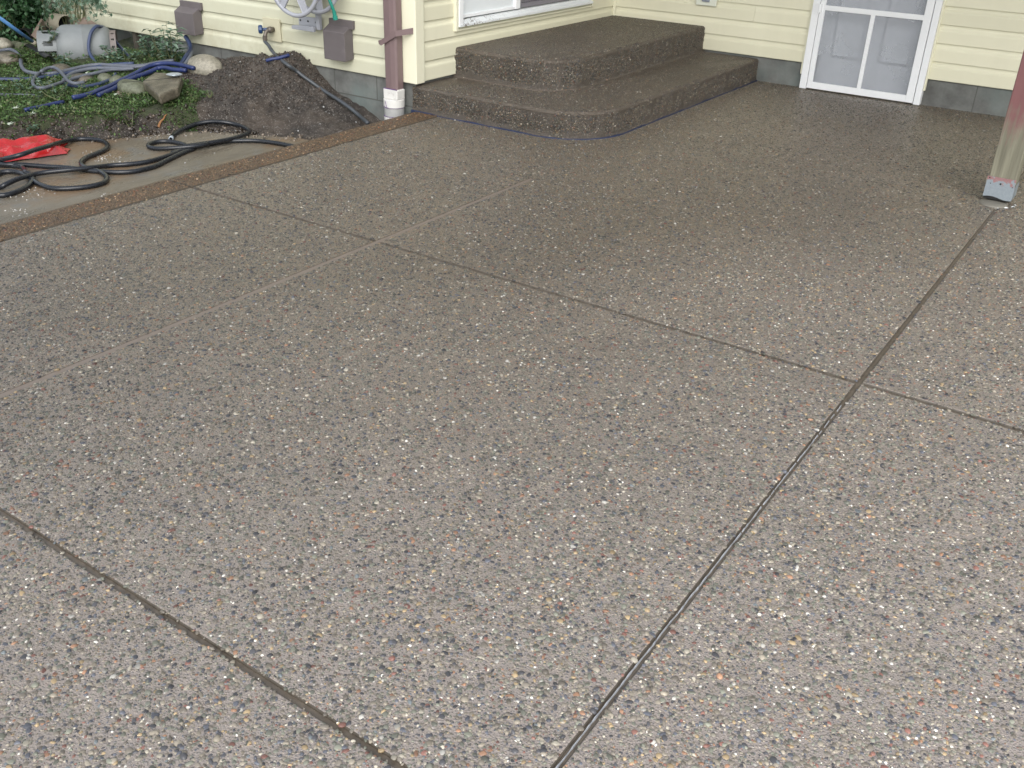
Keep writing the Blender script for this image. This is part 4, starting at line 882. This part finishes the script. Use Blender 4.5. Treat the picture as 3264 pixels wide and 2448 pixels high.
# split black pipe half (gutter) pointing at the camera
a_ = py(z7(600, 985), 4.45); b_ = on(z7(1000, 1230), .035); u = b_-a_; L_ = np.linalg.norm(u); u /= L_; s1 = np.cross(u, (0, 0, 1)); s1 /= np.linalg.norm(s1); s2 = np.cross(s1, u); m = MB(); vs = []
for rr in (.036, .040):
    for i in range(2):
        for k in range(13):
            an = PI*.75+PI*1.5*k/12; vs.append((a_ if i == 0 else b_)+rr*(math.sin(an)*s1+math.cos(an)*s2*1.0))
fs = [(k, k+1, 14+k, 13+k) for k in range(12)]+[(26+k+1, 26+k, 39+k, 40+k) for k in range(12)]+[(0, 13, 39, 26), (12, 38, 51, 25)]+[(k, 26+k, 27+k, k+1) for k in range(12)]+[(13+k+1, 39+k+1, 39+k, 13+k) for k in range(12)]
e = empty('split_pipe', tuple(a_), label='black pipe cut open lengthwise lying before the tank collar', cat='pipe'); MB().add(vs, fs).build('pipe_wall', MAT['black'], e)
# blue pole leaning
a_ = py(z7(-60, 320), 4.2); b_ = py(z7(700, 870), 4.52); e = empty('blue_pole', tuple(b_), label='blue metal pole slanting in from the left edge onto the junk pile', cat='pole'); MB().tube([a_, b_], .0135, 12, smooth=0).build('tube', MAT['bluepole'], e, smooth=True)
MB().tube([b_-(b_-a_)*.06, b_+(b_-a_)*.05], .0175, 12, smooth=0).build('socket', MAT['creampipe'], e, smooth=True)
# bent sheet-metal gutter pieces
def sheet(name, quads, mat, label, t=.006):
    e = empty(name, tuple(quads[0][0]), label=label, cat='sheet metal')
    for q in quads:
        q = [np.array(p) for p in q]; nn_ = np.cross(q[1]-q[0], q[2]-q[0]); nn_ /= np.linalg.norm(nn_); MB().add([p for p in q]+[p-nn_*t for p in q], [(0, 1, 2, 3), (7, 6, 5, 4), (0, 4, 5, 1), (1, 5, 6, 2), (2, 6, 7, 3), (3, 7, 4, 0)]).build('metal_panel', MAT[mat], e)
q = lambda x_, y_, Y_: py(z7(x_, y_), Y_)
sheet('bent_flashing', [[q(640, 720, 4.62), q(840, 380, 4.70), q(800, 480, 4.62), q(730, 790, 4.55)], [q(840, 380, 4.70), q(920, 600, 4.78), q(850, 700, 4.70), q(790, 480, 4.62)]], 'rust', 'peaked piece of bent brown metal behind the tank collar')
sheet('brown_flashing', [[q(1480, 450, 4.98), q(1720, 350, 5.0), q(1830, 570, 4.95), q(1560, 600, 4.9)], [q(1720, 350, 5.0), q(1960, 500, 5.02), q(1960, 600, 4.98), q(1830, 570, 4.95)]], 'rust', 'folded brown metal panel between the cream pipe and the siding')
# stones
def rock(name, c, s, mat, label, seed=0, sub=4, flat=0.0, rotz=0, amp=.14, cat='rock', **k):
    bb = bmesh.new(); bmesh.ops.create_icosphere(bb, subdivisions=sub, radius=1.0); rs = np.random.default_rng(seed); ph = rs.uniform(0, 6, (6, 3)); fr_ = rs.uniform(1, 3.2, (6, 3))
    for v in bb.verts:
        p = np.array(v.co); d_ = sum(math.sin(fr_[i]@p+ph[i, 0]) for i in range(6))/6; p = p*(1+amp*d_*1.6)
        if flat: p[2] = np.sign(p[2])*min(abs(p[2]), flat); p[:2] = np.sign(p[:2])*np.minimum(abs(p[:2]), .80)
        v.co = (p[0]*s[0], p[1]*s[1], p[2]*s[2])
    for f_ in bb.faces: f_.smooth = True
    mm = bpy.data.meshes.new(name); bb.to_mesh(mm); bb.free(); mm.materials.append(MAT[mat]); o = bpy.data.objects.new(name, mm); COL.objects.link(o); o.location = tuple(c); o.rotation_euler = (0, 0, rotz)
    return prop(o, label=label, cat=cat, **k)
rock('boulder', on(z1(2070, 690), .0), (.15, .11, .10), 'boulder', 'smooth cream boulder half buried at the left end of the dirt heap', 1, amp=.05)
rock('stone', on(z1(1340, 900), .02), (.13, .09, .07), 'greenstone', 'mossy green stone left of the flat stone', 2, amp=.1)
rock('stone', on(z1(1060, 800), .02), (.06, .05, .045), 'greenstone', 'small pale stone by the hooked hose end, left one', 3, amp=.08)
rock('stone', on(z1(1180, 825), .02), (.06, .05, .045), 'greenstone', 'small pale stone by the hooked hose end, right one', 4, amp=.08)
rock('stone', on(z1(820, 800), .01), (.11, .08, .04), 'flatstone', 'flat tan stone under the crossing hoses', 5, amp=.1)
rock('stone', on(z7(40, 900), .04), (.09, .07, .055), 'boulder', 'white stone at the left edge beside the black pipe', 6, amp=.1)
rock('stone', on(z1(90, 600), .03), (.10, .09, .06), 'flatstone', 'brown stone behind the S-bend hose at the left edge', 7, amp=.12)
rock('stone', on(z1(620, 700), .02), (.08, .06, .045), 'flatstone', 'brown stone just below the tank collar', 8, amp=.12)
rock('stone', on(z7(1230, 1400), .01), (.09, .07, .04), 'greenstone', 'grey stone under the short hose loop', 9, amp=.12)
# flat slab-like stone
fsn = empty('flat_stone', tuple(on(z1(1640, 880))), label='thick flat angular stone under the blue hoses, leaning on the dirt heap', cat='rock')
T_ = [on(z1(*p), .10) for p in ((1430, 800), (1560, 722), (1830, 745), (1790, 880), (1600, 960))]
T_[0][2] -= .01; m = MB(); B_ = [p+np.array([0.01, .0, -.062]) for p in T_]
m.add(T_+B_, [(0, 4, 3, 2, 1), (5, 6, 7, 8, 9)]+[(i, (i+1) % 5, 5+(i+1) % 5, 5+i) for i in range(5)]); m.build('stone_block', MAT['flatstone'], fsn, bevel=.012)
rock('shiny_lid', on(z1(1755, 748), .118), (.055, .05, .008), 'galv', 'shiny wet metal lid on the flat stone', 10, flat=.9, amp=.03, cat='lid')
# thin wire crossing the stones
e = empty('wire', tuple(on(z1(1230, 830), .1)), label='thin wire stretched across the stones', cat='wire'); MB().tube([on(z1(1230, 828), .10), on(z1(1450, 812), .115), on(z1(1680, 790), .125), on(z1(1860, 762), .10)], .0016, 5).build('wire_strand', MAT['black'], e)
rock('scrap_wood', on(z1(1250, 945), .0), (.16, .05, .025), 'rust', 'reddish rotten wood scrap below the green stone', 12, amp=.2, rotz=-.5, cat='wood')
e = empty('root', tuple(on(z1(1600, 1275), .01)), label='orange root lying at the edge of the grass bank', cat='root'); MB().tube([on(z1(1595, 1282), .01), on(z1(1615, 1230), .02), on(z1(1645, 1200), .02), on(z1(1665, 1165), .02), on(z1(1682, 1150), .01)], [.010, .007, .006, .004, .002], 7).build('root_strand', plain('orange_root', (.24, .11, .04), .6), e)

# ------------------------------------------------------------------ 10. red plastic bag
cB = pz((78, 452), -.02); n_ = 46; uu = np.linspace(-1, 1, n_); U, V = np.meshgrid(uu, uu)
ang = math.atan2(.45, .15)
def fold(u_, v_):
    h_ = 0
    for a_, fq, ph in ((.3, .55, .1), (1.2, .8, .4), (2.1, .65, .7), (2.8, 1.1, .2), (.8, 1.4, .9), (1.7, 1.9, .35)):
        t_ = (math.cos(a_)*u_+math.sin(a_)*v_*1.3)*fq+ph+.25*vnoise(u_+a_, v_+3, .9, 41); h_ = h_+np.abs((t_ % 1)-.5)*2/fq**.7
    return h_/5.2
edge_ = 1+.30*(vnoise(np.arctan2(V, U)*1.5+10, U*0, .45, 44)-.5)
Rr = np.maximum(abs(U), abs(V)); Hh = .008+.115*(fold(U, V)-.12)*(1-Rr**5)
lx, ly = U*.125*edge_, V*.27*edge_
wx = cB[0]+lx*math.cos(-.35)-ly*math.sin(-.35)-.02; wy = cB[1]+lx*math.sin(-.35)+ly*math.cos(-.35)-.03
base = np.maximum(hgt(wx, wy, False), -.10)
zz = base+Hh
rbm = MB().add(np.stack([wx, wy, zz], -1).reshape(-1, 3), [(i*n_+k, i*n_+k+1, (i+1)*n_+k+1, (i+1)*n_+k) for i in range(n_-1) for k in range(n_-1)])
rb = rbm.build('red_bag', MAT['redbag'], smooth=False, label='crumpled red plastic sheet under the black hose at the left edge', cat='plastic bag')
md = rb.modifiers.new('s', 'SOLIDIFY'); md.thickness = .0015

# ------------------------------------------------------------------ 11. vegetation
def leaves(name, P, D, Nn, Ls, Ws, mat, parent=None, kinds=None, **k):
    """folded pointed leaves: P base, D direction, Nn normal"""
    n = len(P); D = D/np.linalg.norm(D, axis=1)[:, None]; S_ = np.cross(D, Nn); S_ /= np.linalg.norm(S_, axis=1)[:, None]+1e-9; Nn = np.cross(S_, D)
    Ls = Ls[:, None]; Ws = Ws[:, None]
    v = np.stack([P, P+D*Ls*.45-S_*Ws+Nn*Ws*.35, P+D*Ls*.5-Nn*Ws*.15, P+D*Ls*.45+S_*Ws+Nn*Ws*.35, P+D*Ls-Nn*Ls*.12], 1).reshape(-1, 3)
    f_ = (np.arange(n)[:, None, None]*5+np.array([[0, 2, 1], [0, 3, 2], [1, 2, 4], [2, 3, 4]])).reshape(-1, 3)
    me = bpy.data.meshes.new(name); me.from_pydata(v.tolist(), [], f_.tolist()); me.update(); me.materials.append(MAT[mat])
    at = me.attributes.new('rnd', 'FLOAT', 'FACE'); at.data.foreach_set('value', np.repeat(rng.random(n)**1.2, 4).astype(np.float32))
    o = bpy.data.objects.new(name, me); COL.objects.link(o)
    if parent: o.parent = parent; o.matrix_parent_inverse = Matrix.Translation(parent.location).inverted()
    return prop(o, **k)
def rdir(n, up=0.0):
    d = rng.normal(size=(n, 3)); d[:, 2] += up; return d/np.linalg.norm(d, axis=1)[:, None]
# grass, clover and low weeds on the bank
n = 230000; x = rng.uniform(-9.2, -4.9, n); y = rng.uniform(1.6, 5.05, n)
dn_ = (vnoise(x, y, .22, 51)*.6+vnoise(x, y, .07, 52)*.4); d = edge_dist(x, y); s = soilness(x, y)
k = (d > .03) & (dn_ > .27+.62*s-.0*y) & ~((y > 4.75) & (x > -6.3)) & (rng.random(n) < np.clip((d-.01)*7, 0, 1)) & ((y < 4.35) | (rng.random(n) < .45))
x = x[k]; y = y[k]; n = len(x); z = hgt(x, y)
Pg = np.stack([x, y, z-.003], -1); Dg = rdir(n, .9); Dg[:, 2] = np.abs(Dg[:, 2])
typ = rng.random(n); Ls = np.where(typ < .55, rng.uniform(.018, .05, n), rng.uniform(.012, .028, n)); Ws = np.where(typ < .55, .0016, rng.uniform(.004, .010, n))
Dg[typ >= .55, 2] *= .4
Pg[typ >= .55, 2] += rng.uniform(.004, .022, (typ >= .55).sum())
leaves('grass', Pg, Dg, np.tile([0, 0, 1.], (n, 1))+rng.normal(0, .3, (n, 3)), Ls, Ws, 'grass', kind='stuff', label='low grass and clover on the bank', cat='grass')
# shrubs behind the junk
def shrub(c, rad, nl, lab, ll=.05, lw=.014, mat='leaf_dark', name='shrub', stems=14):
    e = empty(name, (c[0], c[1], .05), label=lab, cat='shrub', group='green shrubs at the back left')
    c = np.array(c); rad = np.array(rad); m = MB(); tips = []
    for i in range(stems):
        d_ = rdir(1, .7)[0]; d_[2] = abs(d_[2]); tip = c+rad*d_*rng.uniform(.6, 1.0)
        b0 = np.array([c[0]+rng.normal(0, rad[0]*.25), c[1]+rng.normal(0, rad[1]*.25), .0]); mid = (b0+tip)/2+rng.normal(0, .05, 3)
        m.tube([b0, mid, tip], [.007, .004, .002], 5, smooth=4); tips.append((b0, mid, tip))
    m.build('branches', MAT['stem'], e)
    ncl = 60; cl = c+rad*(rdir(ncl, .25)*rng.uniform(.35, 1.0, (ncl, 1))**.6); i = rng.integers(0, ncl, nl)
    P_ = cl[i]+rng.normal(0, 1, (nl, 3))*rad*.13; P_ = P_[P_[:, 2] > .03]; n = len(P_); D_ = rdir(n, -.1); leaves('foliage', P_, D_, rdir(n, 1.2), rng.uniform(ll*.6, ll*1.25, n), rng.uniform(lw*.7, lw*1.3, n), mat, e, kind='stuff')
shrub((-8.55, 4.95, .42), (.45, .35, .5), 7500, 'dense dark green shrub behind the cream pipe, nearest to the wall')
shrub((-9.35, 5.05, .5), (.6, .5, .62), 8000, 'dark green shrub behind the bent brown flashing')
shrub((-9.2, 4.3, .35), (.6, .55, .45), 7500, 'dark green shrub behind the wide black pipe')
shrub((-10.3, 4.8, .7), (.8, .7, .9), 8000, 'tall dark shrub in the upper left corner', .06, .018)
shrub((-9.9, 3.7, .4), (.7, .6, .55), 6000, 'low dark shrub at the left edge behind the blue pole')
shrub((-11.2, 5.6, .9), (1.2, .9, 1.2), 9000, 'large dark bush farthest back on the left', .08, .022)
shrub((-11.4, 4.0, .8), (1.2, 1.0, 1.1), 9000, 'large dark bush farthest back at the left edge', .08, .022)
shrub((-8.3, 4.55, .30), (.32, .30, .34), 3600, 'leafy green bush leaning over the cream pipe from behind', .045, .014)
shrub((-7.95, 5.0, .62), (.30, .10, .22), 1500, 'thin leafy shoots against the far left end of the siding', .05, .016, 'leaf_grey')
def weed(c, h_, nst, lab, ll, lw, mat='leaf_grey', spread=.12, name='weed', per=26, droop=.3):
    c = np.array(c, float); e = empty(name, tuple(c), label=lab, cat='weed'); m = MB(); PP, DD = [], []
    for i in range(nst):
        a = rng.uniform(0, 2*PI); rr = spread*rng.uniform(.3, 1); hh = h_*rng.uniform(.55, 1.0); tip = c+np.array([math.cos(a)*rr, math.sin(a)*rr, hh])
        b0 = c+np.array([math.cos(a), math.sin(a), 0])*rr*.2; mid = (b0+tip)/2+np.array([math.cos(a), math.sin(a), 0])*rr*.15; cv = catmull([b0, mid, tip], 10); m.tube([b0, mid, tip], [.004, .003, .0012], 5, smooth=4)
        for t in np.linspace(.25, 1, per):
            q = cv[int(t*(len(cv)-1))]; an = rng.uniform(0, 2*PI); PP.append(q); DD.append([math.cos(an), math.sin(an), rng.uniform(-droop, .45)])
    m.build('stems', MAT['stem'], e); PP = np.array(PP); DD = np.array(DD); n = len(PP)
    leaves('foliage', PP, DD, np.tile([0, 0, 1.], (n, 1)), rng.uniform(ll*.6, ll*1.2, n), rng.uniform(lw*.8, lw*1.2, n), mat, e, kind='stuff'); return e
weed(on(z1(1735, 640), 0), .36, 6, 'tall grey-green weed with narrow leaves below the left vent hood', .085, .015, per=20, spread=.16)
weed(on(z1(1540, 590), 0), .17, 8, 'bushy round-leaved weed left of the tall narrow-leaved weed', .036, .015, per=18, spread=.16)
weed(on(z1(1260, 620), 0), .12, 8, 'low round-leaved weed right of the propane tank', .036, .016, per=16, spread=.18)
weed(on(z1(1650, 650), 0), .20, 4, 'small upright weed at the foot of the tall one', .05, .010, 'leaf_dark', per=14)
weed(on(z7(620, 1250), 0), .09, 6, 'bright green broad-leaved weed in front of the split pipe', .05, .014, 'grass', spread=.12, per=10)
weed(on(z7(1300, 1330), 0), .11, 5, 'broad-leaved weed below the tank end', .055, .012, 'leaf_grey', spread=.10, per=8)
weed(on(z7(930, 860), .12), .13, 6, 'trailing weed growing over the tank collar', .035, .011, 'leaf_grey', spread=.14, per=14)
weed(on(z3(120, 900), 0), .06, 5, 'small bright weed at the left foot of the dirt heap', .02, .006, 'grass', spread=.07, per=10)
weed(on(z3(330, 885), 0), .05, 5, 'tiny green sprout on the dirt heap beside the grass bank', .018, .005, 'grass', spread=.06, per=9)
weed(on(z3(470, 860), 0), .05, 4, 'thin pale sprout in the middle of the dirt heap', .018, .004, 'grass', spread=.05, per=8)
weed(on(z1(1320, 1290), 0), .09, 4, 'leafy sprig hanging over the bank above the muddy pad', .025, .007, 'grass', spread=.05, per=10)
weed(on(z1(1130, 1200), 0), .07, 6, 'clump of light green clover in the middle of the grass', .028, .010, 'grass', spread=.10, per=10)
weed(on(z1(350, 1310), 0), .05, 6, 'pale rosette weed just behind the red sheet', .035, .007, 'leaf_grey', spread=.08, per=8)
weed(on(z1(520, 960), 0), .10, 8, 'grey-green weed patch between hoses and grass', .03, .010, 'leaf_grey', spread=.22, per=12)
weed(on(z1(230, 900), 0), .09, 9, 'grey-green weed patch near the left edge', .03, .010, 'leaf_grey', spread=.25, per=12)
weed(on(z1(700, 1030), 0), .09, 7, 'leafy green weed patch below the crossing hoses', .03, .011, 'grass', spread=.18, per=12)
# overhanging lobed-leaf branch at the top left of the siding
br_ = empty('overhanging_branch', tuple(py(z7(1450, 60), 4.75)), label='branch with lobed grey-green leaves hanging before the left end of the siding', cat='branch')
def lobed(c, size, ax, nrm):
    ax = np.array(ax, float); ax /= np.linalg.norm(ax); s_ = np.cross(ax, nrm); s_ /= np.linalg.norm(s_); out = []
    for t_, r_ in ((0, .15), (25, .55), (38, .25), (60, .85), (75, .35), (90, 1.0), (105, .35), (120, .85), (142, .25), (155, .55), (180, .15)):
        a = math.radians(t_-90); out.append(np.array(c)+size*(math.cos(a)*ax*r_+math.sin(a)*s_*r_)+np.array(nrm)*size*.12*(r_-.5)*math.cos(3*a))
    v = [np.array(c)]+out; return v, [(0, i, i+1) for i in range(1, len(out))]
m = MB(); tw = MB()
for s_, t_ in (((1180, -100), (1480, 330)), ((1500, -80), (1560, 420)), ((1700, -120), (1940, 330)), ((1850, -100), (2080, 260)), ((1000, -60), (900, 260)), ((1400, -100), (1250, 200)), ((1950, -80), (2000, 120))):
    a_ = py(z7(*s_), 4.7); b_ = py(z7(*t_), 4.78); mid = (a_+b_)/2+np.array([0, -.03, .04]); cv = catmull([a_, mid, b_], 12); tw.tube([a_, mid, b_], [.005, .004, .002], 5, smooth=4)
    for q in cv[::2]:
        for _ in range(3):
            dd_ = rdir(1, -.5)[0]; nn_ = rdir(1, .3)[0]-np.array([0, .8, 0]); nn_ -= dd_*(nn_@dd_); nn_ /= np.linalg.norm(nn_); v, f_ = lobed(q+rng.normal(0, .03, 3), rng.uniform(.028, .055), dd_, nn_); m.add(v, f_)
tw.build('twigs', MAT['stem'], br_); o = m.build('foliage', MAT['leaf_grey'], br_, kind='stuff'); at = o.data.attributes.new('rnd', 'FLOAT', 'FACE'); at.data.foreach_set('value', np.repeat(rng.random(len(o.data.polygons)//10), 10).astype(np.float32))
# fallen lobed leaves
for i, (p, sz, a, lab) in enumerate((((320, 1150), .055, 2.4, 'pale lobed fallen leaf on the grass above the red sheet'), ((75, 1250), .05, 1.2, 'pale crumpled fallen leaf at the left edge of the grass'), ((150, 1090), .05, 2.2, 'straw-coloured fallen leaf left of the short blue hose'), ((1150, 950), .032, 0.6, 'pale fallen leaf near the mossy green stone'), ((860, 735), .035, 1.0, 'small grey leaf lying on the hoses'))):
    v, f_ = lobed(on(z1(*p), .035), sz, (math.cos(a), math.sin(a), .15), (0.1, -.3, .95)); MB().add(v, f_).build('fallen_leaf', MAT['dryleaf'], label=lab, cat='leaf', group='fallen leaves')
# clods and small stones on the heap and along the pad edge
def lumps(n, xr, yr, smin, smax, cond):
    x = rng.uniform(*xr, n); y = rng.uniform(*yr, n); k_ = cond(x, y); x = x[k_]; y = y[k_]; n = len(x); z = np.maximum(hgt(x, y), -.10)
    a = np.exp(rng.uniform(math.log(smin), math.log(smax), n)); return np.stack([x, y, z+a*.1], -1), rng.uniform(0, 3, (n, 3)), np.stack([a, a*rng.uniform(.7, 1, n), a*rng.uniform(.5, .9, n)], -1)
cond = lambda x, y: (edge_dist(x, y) > -.02) & (soilness(x, y) > .35+.3*rng.random(len(x)))
P_, R_, S_ = lumps(16000, (-6.4, -4.28), (3.0, 5.07), .0025, .011, lambda x, y: (edge_dist(x, y) > -.02) & (soilness(x, y) > .35+.3*rng.random(len(x))) & (hgt(x, y, False) > -.06+.16*rng.random(len(x))))
cc = np.array([.050, .037, .028])*rng.uniform(.3, 1.5, (len(P_), 1)); scatter('soil_clods', P_, R_, S_, cc, None, label='dark wet clods on the dirt heap', cat='soil')
cond = lambda x, y: (np.abs(edge_dist(x, y)-.03) < .10*rng.random(len(x))) 
P_, R_, S_ = lumps(6000, (-6.2, -4.28), (2.3, 4.6), .003, .012, cond)
cc = np.array([.13, .105, .08])*rng.uniform(.4, 2.0, (len(P_), 1)); scatter('gravel', P_, R_, S_, cc, None, label='crumbs of soil and gravel along the pad edge', cat='gravel')
cond = lambda x, y: (edge_dist(x, y) > .0) & (edge_dist(x, y) < .06+.14*rng.random(len(x))) & (vnoise(x, y, .12, 88) > .3)
P_, R_, S_ = lumps(9000, (-6.6, -4.9), (1.8, 4.3), .004, .018, cond)
cc = np.array([.045, .034, .025])*rng.uniform(.3, 1.5, (len(P_), 1)); scatter('bank_clods', P_, R_, S_, cc, None, label='dark clods along the foot of the grass bank', cat='soil')
cond = lambda x, y: (edge_dist(x, y) < 0) & (vnoise(x, y, .22, 77) > .66)
P_, R_, S_ = lumps(9000, (-6.0, -4.25), (1.5, 4.4), .0015, .005, cond)
cc = np.array([.30, .29, .27])*rng.uniform(.4, 2.0, (len(P_), 1)); scatter('sand_grains', P_, R_, S_, cc, None, label='wet sand grains on the old pad', cat='gravel')
P_, R_, S_ = lumps(130, (-6.3, -4.3), (3.2, 5.05), .003, .008, lambda x, y: soilness(x, y) > .3)
cc = np.array([.42, .42, .41])*rng.uniform(.5, 1.1, (len(P_), 1)); scatter('white_chips', P_, R_, S_, cc, None, label='pale stone chips on the dirt heap', cat='gravel')
